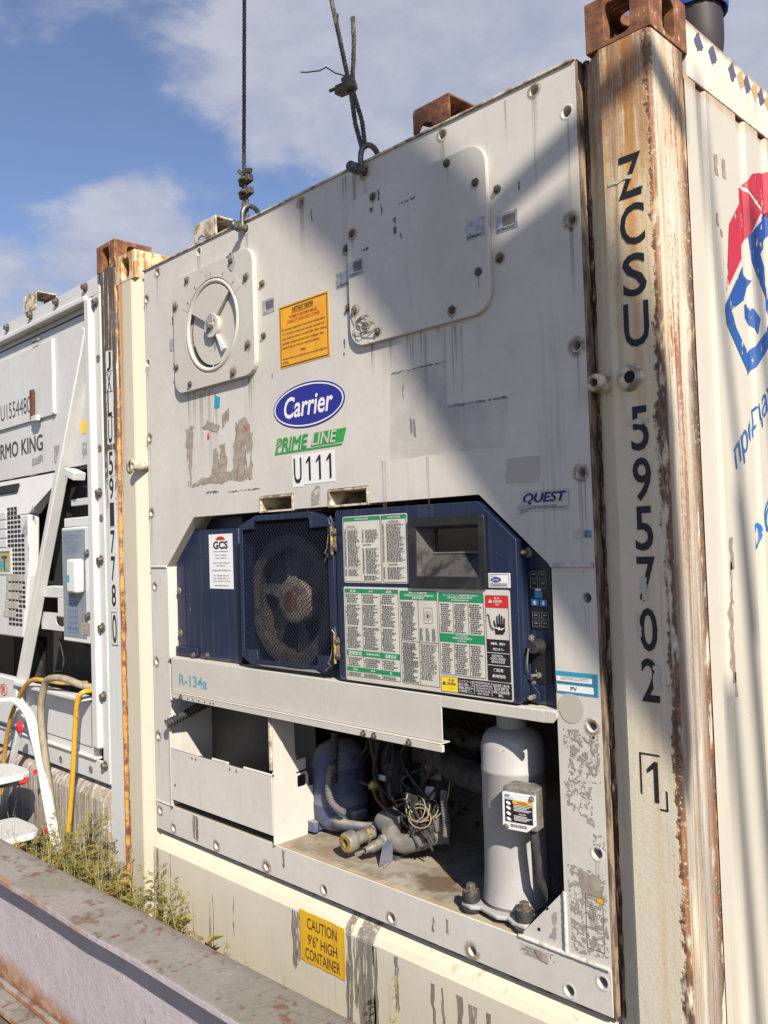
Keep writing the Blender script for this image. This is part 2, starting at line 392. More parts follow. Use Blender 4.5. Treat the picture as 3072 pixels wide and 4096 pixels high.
# corner posts: cream paint, rust runs from the casting, scraped rusty outer arris
def postf(g, xs, xe, xrun, side, zr):
    x, y, z = g.xyz()
    n = g.noise(g.pos(), 26, 6, .68); nh = g.noise(g.pos(), 95, 5, .65); st = g.noise(g.sc(46, 46, 2.2), 1, 6, .66); st2 = g.noise(g.sc(120, 120, 6), 1, 5, .65); slow = g.noise(g.sc(3, 3, 2.4), 1, 4); pat = g.noise(g.sc(16, 16, 4.5), 1, 5, .62)
    c = g.mix(g.ss(g.noise(g.pos(), 3.2, 4), .3, .7), (.60, .51, .35), (.55, .49, .365))
    c = g.mix(g.ss(z, 1.9, 1.3) * .6, c, (.50, .465, .385)); c = g.mix(g.ss(st, .5, .78) * .45, c, (.45, .27, .09)); c = g.mix(g.ss(nh, .30, .44, .35, 0.0), c, (.33, .26, .17))
    top = g.ss(z, zr - .75, zr + .15)
    c = g.mix(g.band(x + (n - .5) * .03, xrun - .010, xrun + .010, .012) * (top * .85 + .18) * g.ss(st2, .24, .5), c, (.46, .19, .035)); c = g.mix(top * g.ss(st + (n - .5) * .3, .42, .62) * .6, c, (.52, .29, .075))
    c = g.mix(g.band(x + (n - .5) * .020, xrun - .046, xrun - .031, .010) * top * .8 * g.ss(st2, .30, .6), c, (.20, .075, .028))
    c = g.mix(g.ss(z + n * .3, zr + .05, zr + .40) * g.ss(st2 + n * .3, .46, .66) * .75, c, (.24, .10, .038))
    d = (x - xe).abs()
    edge = g.ss(d + (n - .5) * .050 + (slow - .5) * .05 + (nh - .5) * .03, .024, .016)
    rust = g.mix(g.ss(n * .6 + nh * .4 + (slow - .5) * .6, .42, .58), (.075, .045, .034), (.20, .085, .036)); rust = g.mix(g.ss(nh, .57, .63) * g.ss(pat, .45, .6), rust, (.48, .40, .28))
    c = g.mix(edge * g.ss(pat, .38, .46), c, rust); c = g.mix(g.ss(d + (n - .5) * .06, .075, .02) * g.ss(st2, .5, .66) * .45, c, (.34, .19, .075))
    c = g.mix(g.ss(nh, .67, .70) * g.ss(pat, .46, .56) * .8, c, (.17, .09, .05))
    sd = g.ss(y, .004, .012)
    s1 = g.noise(g.sc(95, 95, 2.6), 1, 6, .68); s2 = g.noise(g.sc(34, 34, 2.0), 1, 6, .66)
    sc_ = g.mix(g.ss(s1, .38, .62), (.50, .47, .405), (.42, .31, .17)); sc_ = g.mix(g.ss(s2 + (nh - .5) * .3, .53, .62), sc_, (.30, .12, .045))
    sc_ = g.mix(g.ss(s1 * .5 + s2 * .5 + (nh - .5) * .2, .555, .62), sc_, (.14, .10, .085)); sc_ = g.mix(g.ss(z + slow * .9, 2.6, 1.6) * .75 * g.ss(s2, .34, .52), sc_, (.235, .20, .17)); sc_ = g.mix(g.ss(z + slow * .6, 2.3, 1.4) * g.ss(s1, .52, .62) * .5, sc_, (.14, .11, .095))
    c = g.mix(sd * g.ss(x, xe - .02, xe - .004) * g.ss(y + (n - .5) * .05, .150, .10), c, sc_)
    return dict(color=c, rough=g.ss(n, .3, .7, .42, .8), height=n * .5 + nh * .5 - edge * .8, bs=.6, bd=.003)
M['postR'] = mat('right_post_weathered_paint', lambda g: postf(g, 2.31, 2.437, 2.375, False, 2.45))
def postLf(g):
    x, y, z = g.xyz(); n = g.noise(g.pos(), 26, 5, .65); st = g.noise(g.sc(60, 60, .8), 1, 5, .6)
    c = g.mix(g.ss(g.noise(g.pos(), 3, 4), .3, .7), (.51, .455, .35), (.47, .43, .345))
    c = g.mix(g.band(x + (n - .5) * .012, .030, .052, .008) * g.ss(z, 1.7, 2.55) * .9, c, (.50, .24, .05))
    c = g.mix(g.ss(st, .55, .8) * .35, c, (.42, .27, .12))
    ed = g.ss(x + (n - .5) * .030, .030, .014) * g.ss(g.noise(g.sc(20, 20, 4), 1, 4), .36, .48)
    c = g.mix(ed, c, g.mix(g.ss(n, .42, .6), (.20, .08, .03), (.45, .21, .06)))
    return dict(color=c, rough=.5, height=n - ed, bs=.4, bd=.002)
M['postL'] = mat('left_post_weathered_paint', postLf)
def nbpostf(g):
    x, y, z = g.xyz(); n = g.noise(g.pos(), 24, 5, .68); st = g.noise(g.sc(75, 75, 1.6), 1, 5, .65)
    up = g.ss(z + (n - .5) * .8 + (st - .5) * .5, 1.80, 2.05)
    scr = g.mix(g.ss(st + (n - .5) * .25, .36, .46), (.48, .45, .40), (.085, .060, .044)); c = g.mix(up, (.52, .52, .50), scr)
    c = g.mix(g.ss(st, .6, .75) * .5, c, (.3, .22, .15))
    w = g.ss(z, 2.5, 1.7) * .016
    ed = g.ss(x + (n - .5) * .030 + w, -.016, -.006) * (g.ss(y, .02, .01) + g.ss(y, .02, .01) * 0.0)
    c = g.mix(ed.max(g.ss(x, -.006, -.0025)), c, g.mix(g.ss(n, .40, .60), (.15, .055, .022), (.52, .26, .07)))
    return dict(color=c, rough=.6, height=n - ed * .5, bs=.5, bd=.002)
M['postN'] = mat('neighbour_post_scraped_paint', nbpostf)
def castf(g):
    n = g.noise(g.pos(), 18, 5, .68); n2 = g.noise(g.pos(), 60, 4, .6); st = g.noise(g.sc(70, 70, 5), 1, 4)
    c = g.mix(g.ss(n, .38, .62), (.115, .048, .028), (.24, .10, .042)); c = g.mix(g.ss(n * .55 + st * .45, .56, .62) * .9, c, (.50, .42, .29))
    return dict(color=c, rough=.82, height=n2 + n, bs=.7, bd=.003)
M['casting'] = mat('rusted_cast_steel', castf)
M['castingL'] = mat('rusted_cream_cast_steel', lambda g: (lambda n, st: dict(color=g.mix(g.ss(n * .6 + st * .4, .46, .55), (.56, .44, .27), g.mix(g.ss(n, .4, .6), (.16, .065, .03), (.42, .2, .06))), rough=.75, height=n, bs=.5, bd=.003))(g.noise(g.pos(), 16, 5, .65), g.noise(g.sc(50, 50, 6), 1, 4)))
M['rust'] = mat('bare_rust', lambda g: (lambda n: dict(color=g.mix(g.ss(n, .4, .62), (.075, .032, .02), g.mix(g.ss(n, .58, .72), (.17, .065, .028), (.40, .14, .035))), rough=.85, height=n, bs=.7, bd=.003))(g.noise(g.pos(), 30, 5, .68)))
M['oldcream'] = mat('grimy_cream_steel', lambda g: (lambda n: dict(color=g.mix(g.ss(n, .42, .62), (.55, .48, .37), (.20, .15, .105)), rough=.7, height=n, bs=.5, bd=.002))(g.noise(g.pos(), 26, 5, .65)))
def railf(g):
    x, y, z = g.xyz(); n = g.noise(g.pos(), 30, 5, .66); st = g.noise(g.sc(80, 80, 3.5), 1, 5, .65)
    c = g.mix(g.ss(g.noise(g.pos(), 5, 4), .3, .7), (.56, .53, .45), (.48, .45, .38))
    c = g.mix(g.ss(z + (n - .5) * .03, 2.845, 2.872), c, (.20, .11, .065)); c = g.mix(g.ss(st, .60, .68) * g.ss(z, 2.74, 2.86), c, (.22, .14, .09))
    c = g.mix(g.ss(z + (n - .5) * .012, 2.733, 2.727), c, (.15, .055, .03)); c = g.mix(g.ss(n, .66, .70) * .6, c, (.2, .16, .12))
    return dict(color=c, rough=.6, height=n, bs=.4, bd=.002)
M['rail'] = mat('top_rail_scraped_paint', railf)
def sidef(g):
    x, y, z = g.xyz(); n = g.noise(g.pos(), 22, 5, .66); st = g.noise(g.sc(60, 60, .9), 1, 4, .6)
    c = g.mix(g.ss(g.noise(g.pos(), 2.5, 4), .3, .7), (.45, .415, .345), (.42, .39, .335)); c = g.mix(g.ss(st, .56, .8) * .35, c, (.45, .38, .28))
    c = g.mix(g.ss(z + (n - .5) * .08, 2.69, 2.725) * .7, c, (.36, .22, .12)); c = g.mix(g.ss(n, .70, .715), c, (.28, .27, .26))
    low = g.ss(z, 1.0, .35) * g.ss(st, .45, .7) * .5; c = g.mix(low, c, (.34, .24, .15))
    return dict(color=c, rough=.42, height=g.noise(g.pos(), 3.2, 3) * 3 + n * .2, bs=.35, bd=.004)
M['side'] = mat('side_wall_white_paint', sidef)
def sillf(g):
    x, y, z = g.xyz(); n = g.noise(g.pos(), 20, 5, .68); st = g.noise(g.sc(38, 38, 1.3), 1, 5, .62); st2 = g.noise(g.sc(90, 90, 2.5), 1, 4, .6)
    c = g.mix(g.ss(g.noise(g.pos(), 3, 5), .3, .7), (.56, .51, .405), (.50, .46, .375)); c = g.mix(g.ss(st2, .55, .8) * .45, c, (.40, .30, .18))
    up = g.xyz(g.nrm())[2]
    c = g.mix(g.ss(st, .60, .66) * g.ss(z + n * .2, .52, .36) * .75, c, (.17, .145, .125))
    c = g.mix(g.ss(n, .60, .68) * g.ss(z, .49, .53) * .8, c, (.30, .21, .12)); c = g.mix(g.ss(up, .1, .6) * .22, c, (.62, .52, .33))
    return dict(color=c, rough=.6, height=n, bs=.35, bd=.002)
M['sill'] = mat('sill_stained_paint', sillf)
M['nbsill'] = mat('neighbour_sill_stripped_paint', lambda g: (lambda n, st: dict(color=g.mix(g.ss(st * .55 + n * .45, .40, .52), (.44, .42, .37), g.mix(g.ss(n, .4, .6), (.17, .135, .11), (.30, .25, .2))), rough=.7, height=n, bs=.5, bd=.003))(g.noise(g.pos(), 14, 5, .68), g.noise(g.sc(40, 40, 2.2), 1, 5, .62)))
M['runs'] = mat('dark_paint_runs', lambda g: dict(color=g.mix(g.ss(g.noise(g.sc(60, 60, 4), 1, 4), .4, .7), (.17, .15, .13), (.27, .24, .20)), rough=.75, alpha=g.ss(g.noise(g.sc(70, 70, 6), 1, 5, .7), .40, .50)))
M['residue'] = mat('torn_label_residue', lambda g: dict(color=g.mix(g.ss(g.noise(g.pos(), 40, 3), .4, .6), (.25, .205, .165), (.32, .275, .225)), rough=.8, alpha=g.ss(g.noise(g.sc(34, 34, 10), 1, 6, .68), .425, .46)))
M['residue2'] = mat('speckled_label_residue', lambda g: dict(color=(.30, .27, .235), rough=.8, alpha=g.ss(g.noise(g.pos(), 62, 6, .62, 1.2), .515, .545) * .85))
M['greyres'] = mat('thin_grey_residue', lambda g: dict(color=(.34, .335, .33), rough=.7, alpha=g.ss(g.noise(g.pos(), 45, 6, .68), .40, .56) * .75))
M['scuff'] = mat('dark_scuff', lambda g: dict(color=(.10, .095, .09), rough=.7, alpha=g.ss(g.noise(g.sc(120, 120, 40), 1, 4, .7), .42, .55)))
M['ghost'] = mat('faded_label_ghost', lambda g: dict(color=(.45, .44, .43), rough=.55, alpha=g.ss(g.noise(g.pos(), 8, 4), .3, .7) * .16 + .03))
M['disc'] = mat('tan_label_glue', lambda g: dict(color=(.44, .405, .345), rough=.7, alpha=g.ss(g.noise(g.pos(), 30, 4), .2, .35) * .85))
M['tape'] = mat('tan_tape', lambda g: dict(color=(.50, .46, .41), rough=.6, alpha=.75))
M['silver'] = mat('foil_tag', lambda g: dict(color=g.mix(g.ss(g.noise(g.pos(), 50, 4), .4, .65), (.42, .42, .42), (.26, .26, .26)), rough=.4, metal=.3))
M['drip'] = mat('dirt_drip', lambda g: dict(color=(.27, .215, .155), rough=.7, alpha=g.ss(g.xyz(g.gen())[2], 0.0, 1.0) * g.ss(g.noise(g.sc(160, 160, 5), 1, 4), .35, .65) * .20))
def halof(g):
    x, y, z = g.xyz(g.gen()); r2 = (x - .5) * (x - .5) + (z - .5) * (z - .5)
    return dict(color=g.mix(g.noise(g.pos(), 80, 3), (.26, .15, .075), (.33, .26, .19)), rough=.75, alpha=g.ss(r2, .24, .03) * g.ss(g.noise(g.pos(), 70, 5, .65), .30, .62) * .55)
M['halo'] = mat('rust_halo', halof)
M['rope'] = mat('old_wire_rope', lambda g: dict(color=g.mix(g.ss(g.noise(g.pos(), 90, 3), .4, .65), (.055, .048, .045), (.13, .105, .085)), rough=.65, metal=.3))
M['shackle'] = mat('dark_shackle_steel', lambda g: dict(color=g.mix(g.ss(g.noise(g.pos(), 50, 3), .4, .65), (.10, .10, .105), (.20, .18, .16)), rough=.42, metal=.6))
def beamf(g):
    x, y, z = g.xyz(); n = g.noise(g.pos(), 11, 6, .66); n2 = g.noise(g.pos(), 3.6, 5, .6); n3 = g.noise(g.pos(), 34, 5, .65); up = g.xyz(g.nrm())[2]
    topc = g.mix(g.ss(n2, .38, .62), (.185, .17, .14), (.235, .21, .195)); topc = g.mix(g.ss(n * .6 + n3 * .4, .50, .62) * .85, topc, (.105, .085, .072)); topc = g.mix(g.ss(y - x * .031 + (n2 - .5) * .16, -.42, -.37) * .6, topc, (.135, .105, .085)); topc = g.mix(g.ss(n3, .60, .66) * g.ss(n2, .45, .6) * .6, topc, (.36, .34, .33))
    topc = g.mix(g.ss(n3 * .6 + n * .4, .565, .60), topc, (.17, .07, .04))
    webc = g.mix(g.ss(n2, .3, .7), (.40, .355, .375), (.34, .30, .315)); webc = g.mix(g.ss(n3 * .35 + n * .65, .60, .615), webc, (.19, .20, .18))
    lo = g.ss(z + (n - .5) * .12 + x * .06, .165, .09); webc = g.mix(lo, webc, g.mix(g.ss(n, .42, .58), (.33, .22, .15), (.24, .10, .055)))
    ed = g.ss(y + (n3 - .5) * .03, -.528, -.545) * g.ss(z, .45, .47)
    c = g.mix(g.ss(up, .3, .7), webc, topc); c = g.mix(ed * g.ss(n, .40, .52) * .8, c, (.26, .12, .06))
    return dict(color=c, rough=g.ss(n, .3, .7, .42, .7), height=n3 + n, bs=.7, bd=.005)
M['beam'] = mat('flaking_lilac_paint_on_steel', beamf)
M['ladder'] = mat('white_ladder_enamel', lambda g: dict(color=g.mix(g.ss(g.noise(g.sc(30, 120, 30), 1, 4), .5, .75), (.50, .50, .49), (.36, .345, .325)), rough=.4))
M['laddergrey'] = flat('ladder_grey', (.36, .38, .38), .45)
M['redplastic'] = flat('red_plastic', (.48, .02, .028), .4)
M['hose_o'] = mat('orange_hose_rubber', lambda g: dict(color=g.mix(g.ss(g.noise(g.pos(), 40, 4), .5, .7), (.38, .20, .03), (.25, .14, .05)), rough=.55))
M['hose_y'] = mat('yellow_hose_rubber', lambda g: dict(color=g.mix(g.ss(g.noise(g.pos(), 40, 4), .6, .66), (.48, .27, .02), (.16, .09, .03)), rough=.5))
M['hose_g'] = mat('muddy_grey_hose_rubber', lambda g: dict(color=g.mix(g.ss(g.noise(g.sc(50, 50, 14), 1, 4), .4, .65), (.27, .225, .16), (.19, .155, .11)), rough=.75))
M['leaf'] = mat('weed_leaf', lambda g: (lambda n: dict(color=g.mix(n, (.17, .155, .032), (.33, .25, .06)), rough=.6, transl=(.30, .27, .05)))(g.ss(g.noise(g.pos(), 7, 3), .35, .62)))
M['leafdry'] = mat('dry_weed_leaf', lambda g: dict(color=g.mix(g.ss(g.noise(g.pos(), 14, 3), .4, .6), (.26, .20, .07), (.18, .11, .05)), rough=.7, transl=(.2, .15, .05)))
M['stem'] = flat('weed_stem', (.26, .25, .12), .6)
M['ground'] = mat('trodden_earth', lambda g: dict(color=g.mix(g.ss(g.noise(g.pos(), 3, 6, .65), .35, .65), (.10, .083, .066), (.155, .13, .10)), rough=.95, height=g.noise(g.pos(), 14, 6, .7), bs=.8, bd=.03))
M['timber'] = mat('grey_timber', lambda g: dict(color=g.mix(g.ss(g.noise(g.sc(3, 60, 60), 1, 4), .4, .65), (.20, .165, .13), (.12, .095, .075)), rough=.85))
M['crane'] = paint('crane_yellow_paint', (.55, .38, .05), .1)
M['bluecloth'] = mat('blue_work_cloth', lambda g: dict(color=g.mix(g.ss(g.noise(g.pos(), 9, 4), .35, .7), (.018, .05, .25), (.03, .08, .33)), rough=.6))
M['boot'] = flat('dark_boot_leather', (.03, .024, .026), .6)
M['skin'] = flat('skin', (.42, .26, .18), .55)
M['hair'] = flat('dark_hair', (.03, .022, .018), .7)
M['logored'] = mat('sprayed_red', lambda g: dict(color=(.36, .018, .035), rough=.5, alpha=g.ss(g.noise(g.sc(45, 45, 18), 1, 6, .66), .36, .43)))
M['logoblue'] = mat('sprayed_blue', lambda g: dict(color=g.mix(g.ss(g.xyz()[2], 1.7, 2.4), (.014, .11, .32), (.012, .05, .22)), rough=.5, alpha=g.ss(g.noise(g.sc(45, 45, 18), 1, 6, .66), .36, .43)))
M['chip'] = mat('flaked_primer', lambda g: dict(color=g.mix(g.ss(g.noise(g.pos(), 60, 4), .4, .6), (.20, .15, .115), (.27, .22, .17)), rough=.8))
M['railblue'] = flat('faded_blue_square', (.085, .08, .125), .6)
M['railyellow'] = flat('faded_yellow_square', (.38, .27, .11), .6)
M['finmetal'] = mat('coil_fins', lambda g: dict(color=g.mix(g.ss(g.noise(g.sc(300, 300, 8), 1, 2), .4, .6), (.44, .42, .37), (.26, .24, .2)), rough=.6))
M['panelgrey'] = mat('membrane_keypad_grey', lambda g: dict(color=g.mix(g.ss(g.noise(g.pos(), 9, 3), .3, .7), (.17, .20, .225), (.21, .24, .26)), rough=.4))
M['keyline'] = flat('keypad_outline_blue', (.03, .08, .26), .5)
M['straw'] = flat('yellowed_window', (.42, .38, .24), .3)
M['tkteal'] = flat('emblem_teal', (.02, .30, .32), .4)
M['gold'] = flat('emblem_gold', (.42, .36, .16), .4, .3)
# ------------------------------------------------------------------ ground
gm = MB(); gm.add([(-600, -600, -.03), (600, -600, -.03), (600, 600, -.03), (-600, 600, -.03)], [(0, 1, 2, 3)])
ground = gm.build('ground', M['ground']); ground['kind'] = 'structure'; ground['label'] = 'bare trodden earth of the container yard'

# ------------------------------------------------------------------ generic container shell
YP = .017                                            # front plane of the refrigeration unit
SIDE_BRK = [.17, .215, .225, .262, .272, .440, .452, .488, .50, .582, .594, .630, .642]
def side_x(y):                                       # wide shallow corrugation of the side wall
    pts = [(.15, 2.436), (.215, 2.436), (.227, 2.425), (.260, 2.425), (.272, 2.436), (.440, 2.436), (.453, 2.425), (.487, 2.425), (.500, 2.436), (.582, 2.436), (.595, 2.425), (.629, 2.425), (.642, 2.436)]
    if y > .642:
        q = (y - .642) % .30
        pts = [(0, 2.436), (.17, 2.436), (.183, 2.425), (.287, 2.425), (.30, 2.436)]; y = q
    for (a, xa), (b, xb) in zip(pts, pts[1:]):
        if a <= y <= b: return xa + (xb - xa) * (y - a) / (b - a)
    return 2.436

def casting(parent, x0, x1, dz, m, inner_right):
    """ISO corner casting: hollow block with end, side and top apertures"""
    z0, z1 = 2.778 + dz, 2.896 + dz; cx = (x0 + x1) / 2; cz = (z0 + z1) / 2; mb = MB(); t = .028
    def hole(u, v, w, h, n=6):
        out = []
        for cu, cv, a in ((u + w - h * .38, v - h + h * .38 * 1.0, -90), (u + w - h * .38, v + h - h * .38, 0), (u - w + h * .38, v + h - h * .38, 90), (u - w + h * .38, v - h + h * .38, 180)):
            for i in range(n):
                q = R(a + 90 * i / (n - 1)); out.append((cu + h * .38 * math.cos(q), cv + h * .38 * math.sin(q)))
        return out
    h1 = hole(cx, cz - .004, .032, .043); h2 = hole(.089, cz - .004, .030, .043)
    mb.prism(rect(x0, z0, x1, z1), 'xz', 0, t, [h1])
    mb.prism(rect(t + .0006, z0, .178, z1), 'yz', (x1 - t) if inner_right else x0, x1 if inner_right else x0 + t, [h2])
    if inner_right: mb.box(x0, x0 + t, t + .0006, .178, z0, z1)
    else: mb.box(x1 - t, x1, t + .0006, .178, z0, z1)
    a, b = x0 + t + .0006, x1 - t - .0006
    mb.box(a, b, t + .0006, .150, z0, z0 + .026); mb.box(a, b, .1506, .178, z0, z1)
    mb.prism(rect(a, t + .0006, b, .150), 'xy', z1 - .028, z1, [circ(cx, .089, .034, 12)])
    return mb.build('corner_casting', m, parent, bevel=.004)

def post_profile(left, x0, dz=0):                   # front flat, chamfer towards the unit, outer side
    if left: return [(x0 + .010, 0), (x0 + .125, 0), (x0 + .132, .003), (x0 + .205, .050), (x0 + .205, .158), (x0 + .002, .158), (x0 + .002, .007)]
    return [(x0 - .128, 0), (x0 - .010, 0), (x0 - .003, .006), (x0 - .003, .158), (x0 - .205, .158), (x0 - .205, .052), (x0 - .134, .003)]

def shell(root, X0, dz, mats, right_side=True, sillm=None):
    X1 = X0 + 2.438
    castL = casting(root, X0, X0 + .162, dz, mats['cl'], False); castR = casting(root, X1 - .162, X1, dz, mats['cr'], True)
    pl = MB().prism(post_profile(True, X0), 'xy', .0 + dz, 2.778 + dz).build('corner_post', mats['pl'], root, bevel=.003)
    pr = MB().prism(post_profile(False, X1), 'xy', .0 + dz, 2.778 + dz).build('corner_post', mats['pr'], root, bevel=.003)
    # front sill (bolster) with sloping top ledge
    prof = [(-.001, .0), (-.001, .492), (.012, .514), (.050, .545), (.055, .552), (.16, .552), (.16, .0)]
    sill = MB()
    xs = [X0 + .206, X0 + .70, X1 - .70, X1 - .206]
    sill.prism([(p[0], p[1] + dz) for p in prof], 'yz', xs[0], xs[3])
    sillo = sill.build('front_sill', sillm or M['sill'], root, bevel=.003)
    # frame behind the unit, header, roof, floor
    MB().box(X0 + .2055, X0 + .2345, .055, .16, .552 + dz, 2.70 + dz).box(X1 - .2345, X1 - .2055, .055, .16, .552 + dz, 2.70 + dz).build('front_frame', M['cream'], root)
    MB().box(X0 + .163, X1 - .163, .10, .178, 2.70 + dz, 2.783 + dz).build('front_header', M['cream'], root, bevel=.003)
    MB().box(X0 + .012, X1 - .012, .1785, 12.0, 2.865 + dz, 2.878 + dz).build('roof', M['side'], root)
    MB().box(X0 + .012, X1 - .012, .161, 12.0, .02 + dz, .15 + dz).build('floor_frame', M['sill'], root)
    MB().box(X0 + .206, X1 - .206, .62, .66, .15 + dz, 2.86 + dz).build('bulkhead', M['alu_shade'], root)
    MB().box(X0 + .002, X0 + .03, .159, 12.0, .02 + dz, 2.865 + dz).build('side_wall', M['side'], root)
    if right_side:
        mb = MB(); ys = [.158] + SIDE_BRK[1:] ; y = .642
        while y < 11.8:
            ys += [y + .17, y + .183, y + .287, y + .30]; y += .30
        for a, b in zip(ys, ys[1:]):
            xa, xb = side_x(a) + X1 - 2.438, side_x(b) + X1 - 2.438
            mb.quad((xa, a, .16 + dz), (xb, b, .16 + dz), (xb, b, 2.726 + dz), (xa, a, 2.726 + dz))
        me = mb.mesh('side_wall', M['side']); bm = bmesh.new(); bm.from_mesh(me); bmesh.ops.remove_doubles(bm, verts=bm.verts, dist=1e-5)
        bmesh.ops.subdivide_edges(bm, edges=[e for e in bm.edges if abs(e.verts[0].co.z - e.verts[1].co.z) > 1], cuts=1); bm.to_mesh(me); bm.free()
        link('side_wall', me, root)
        MB().box(X1 - .055, X1 - .002, .179, 12.0, 2.7275 + dz, 2.868 + dz).build('side_top_rail', M['rail'], root, bevel=.004)
        MB().box(X1 - .055, X1 - .002, .159, 12.0, .0 + dz, .158 + dz).build('side_bottom_rail', M['cream'], root, bevel=.004)
        MB().tube([(X1 - .016, .16 + .02 * i, 2.7235 + dz + .0015 * math.sin(i * 1.7)) for i in range(200)], .006, 6).build('weld_seam', M['rust'], root, 60)
    else:
        MB().box(X1 - .03, X1 - .002, .159, 12.0, .02 + dz, 2.865 + dz).build('side_wall', M['side'], root)
    return pl, pr, sillo

cont = thing('reefer_container', 'weathered cream refrigerated container with rust-streaked right post numbered 595702', 'container', (1.219, 0, 0))
postL, postR, sill = shell(cont, 0, 0, dict(cl=M['castingL'], cr=M['casting'], pl=M['postL'], pr=M['postR']))

# pads and locating pins on the posts
def boss(parent, x, z, m):
    return MB().lathe([(.014, .0), (.014, .004), (.019, .006), (.030, .003), (.033, -.002)], (x, -.001, z), (0, -1, 0), 24).build('lashing_pad', m, parent, 50)
def stub(parent, x, z, m, y0=.03):
    o = MB().lathe([(.021, 0), (.021, .068), (.019, .072), (.010, .072), (.009, .045), (0, .045)], (x, y0, z), (0, -1, 0), 20).build('locating_pin', m, parent, 40)
    return o
for x, z in ((2.354, 2.013), (.091, 2.012)):
    pad = boss(cont, x, z, M['oldcream']); MB().lathe([(0, .0015), (.0143, .0015)], (x, -.001, z), (0, -1, 0), 20).build('pad_hole', M['void'], pad)
for x, z in ((2.283, 2.008), (.172, 2.004)): stub(cont, x, z, M['oldcream'], .035)

# number on the right post, one plate letter at a time
for ch, x0, x1, z0, z1 in (('Z', 2.345, 2.402, 2.414, 2.510), ('C', 2.345, 2.405, 2.306, 2.399), ('S', 2.346, 2.404, 2.191, 2.287), ('U', 2.344, 2.405, 2.078, 2.177),
                           ('5', 2.350, 2.393, 1.847, 1.946), ('9', 2.350, 2.394, 1.735, 1.832), ('5', 2.350, 2.393, 1.626, 1.724), ('7', 2.350, 2.394, 1.514, 1.613),
                           ('0', 2.350, 2.393, 1.405, 1.501), ('2', 2.350, 2.392, 1.295, 1.390)):
    text(ch, x0, z0, x1, z1, -.0012, M['black'], postR, 'letter', off=.012)
numeral_one(2.354, 1.078, 2.380, 1.166, -.0012, M['black'], postR, .010)
MB().prism([(2.337, 1.094), (2.3405, 1.090), (2.3405, 1.1785), (2.386, 1.1785), (2.383, 1.182), (2.337, 1.182)], 'xz', -.0012, -.0002).build('number_frame', M['black'], postR)
MB().prism([(2.383, 1.063), (2.400, 1.063), (2.400, 1.104), (2.3965, 1.108), (2.3965, 1.0665), (2.381, 1.0665)], 'xz', -.0012, -.0002).build('number_frame', M['black'], postR)
# paint flakes missing over the figures
rg = random.Random(4)
for x, z, w, h in ((2.350, 2.459, .060, .006), (2.395, 2.432, .02, .007), (2.370, 1.911, .05, .012), (2.366, 1.543, .012, .05), (2.349, 1.462, .010, .05), (2.387, 1.35, .014, .05)):
    card('paint_flake', ragged(rect(x - w / 2, z - h / 2, x + w / 2, z + h / 2), .003, .006, rg), -.0016, M['cream'], postR, .0004)

# amber height warning on the front sill, and dark runs beside it
sgn = card('warning_sign', ragged(rect(1.121, .347, 1.334, .503), .0015, .02, rg), -.0022, M['amber'], cont, .0012, label='amber caution sign with a torn corner')
for s, a, b, c, d in (('CAUTION', 1.158, .452, 1.300, .487), ('9\'6" HIGH', 1.160, .402, 1.300, .437), ('CONTAINER', 1.146, .356, 1.312, .391)):
    text(s, a, b, c, d, -.0038, M['signtext'], sgn, off=.010)
for x, w, z0, z1 in ((1.089, .022, .30, .50), (1.110, .014, .33, .49), (1.350, .030, .12, .51), (1.380, .014, .28, .50), (1.425, .070, .0, .53), (1.462, .018, .1, .49), (1.552, .014, .33, .50), (1.69, .010, .28, .46), (1.725, .010, .18, .46),
                     (1.785, .018, .27, .46), (1.830, .024, .1, .45), (1.880, .016, .2, .45), (.235, .012, .2, .50), (.33, .006, .25, .50), (.62, .006, .2, .42), (.75, .004, .3, .44), (1.95, .012, .2, .42), (2.03, .02, .1, .44), (2.11, .012, .2, .46)):
    zt = min(z1, .488); n = 10
    pl_ = [(x - w / 2 + rg.uniform(-.004, .004), zt - (zt - z0) * i / n) for i in range(n)] + [(x, z0)] + [(x + w / 2 + rg.uniform(-.004, .004), z0 + (zt - z0) * i / n) for i in range(1, n + 1)]
    card('paint_run', pl_, -.0012, M['runs'], cont, .0006)
    if z1 > .5:
        mb = MB(); mb.quad((x - w / 2, -.0035, .493), (x + w / 2, -.0035, .493), (x + w / 2, .0105, .5165), (x - w / 2, .0105, .5165)); mb.quad((x - w / 2, .0105, .5165), (x + w / 2, .0105, .5165), (x + w / 2, .049, .547), (x - w / 2, .049, .547)); mb.build('paint_run', M['runs'], cont)

# sprayed emblem, words and flaked paint on the right side wall, laid on the corrugation
def drape(name, poly, m, parent, lift=.0015):
    brk = [b for b in [0.0, .15, .215, .227, .260, .272, .440, .453, .487, .500, .582, .595, .629, .642, .812, .825, .929, .942, 1.112, 1.125]]
    mb = MB()
    def clip(p, k, sgn_):
        out = []
        for i in range(len(p)):
            a, b = p[i], p[(i + 1) % len(p)]; ia = (a[0] - k) * sgn_ >= 0; ib = (b[0] - k) * sgn_ >= 0
            if ia: out.append(a)
            if ia != ib:
                t = (k - a[0]) / (b[0] - a[0]); out.append((k, a[1] + (b[1] - a[1]) * t))
        return out
    for tri in tessellate_polygon([[Vector((p[0], p[1], 0)) for p in poly]]):
        t3 = [poly[i] for i in tri]
        for a, b in zip(brk, brk[1:]):
            q = clip(clip(t3, a, 1), b, -1)
            if len(q) >= 3: mb.add([(side_x(min(max(p[0], a + 1e-5), b - 1e-5)) + lift, p[0], p[1]) for p in q], [tuple(range(len(q)))])
    return mb.build(name, m, parent)
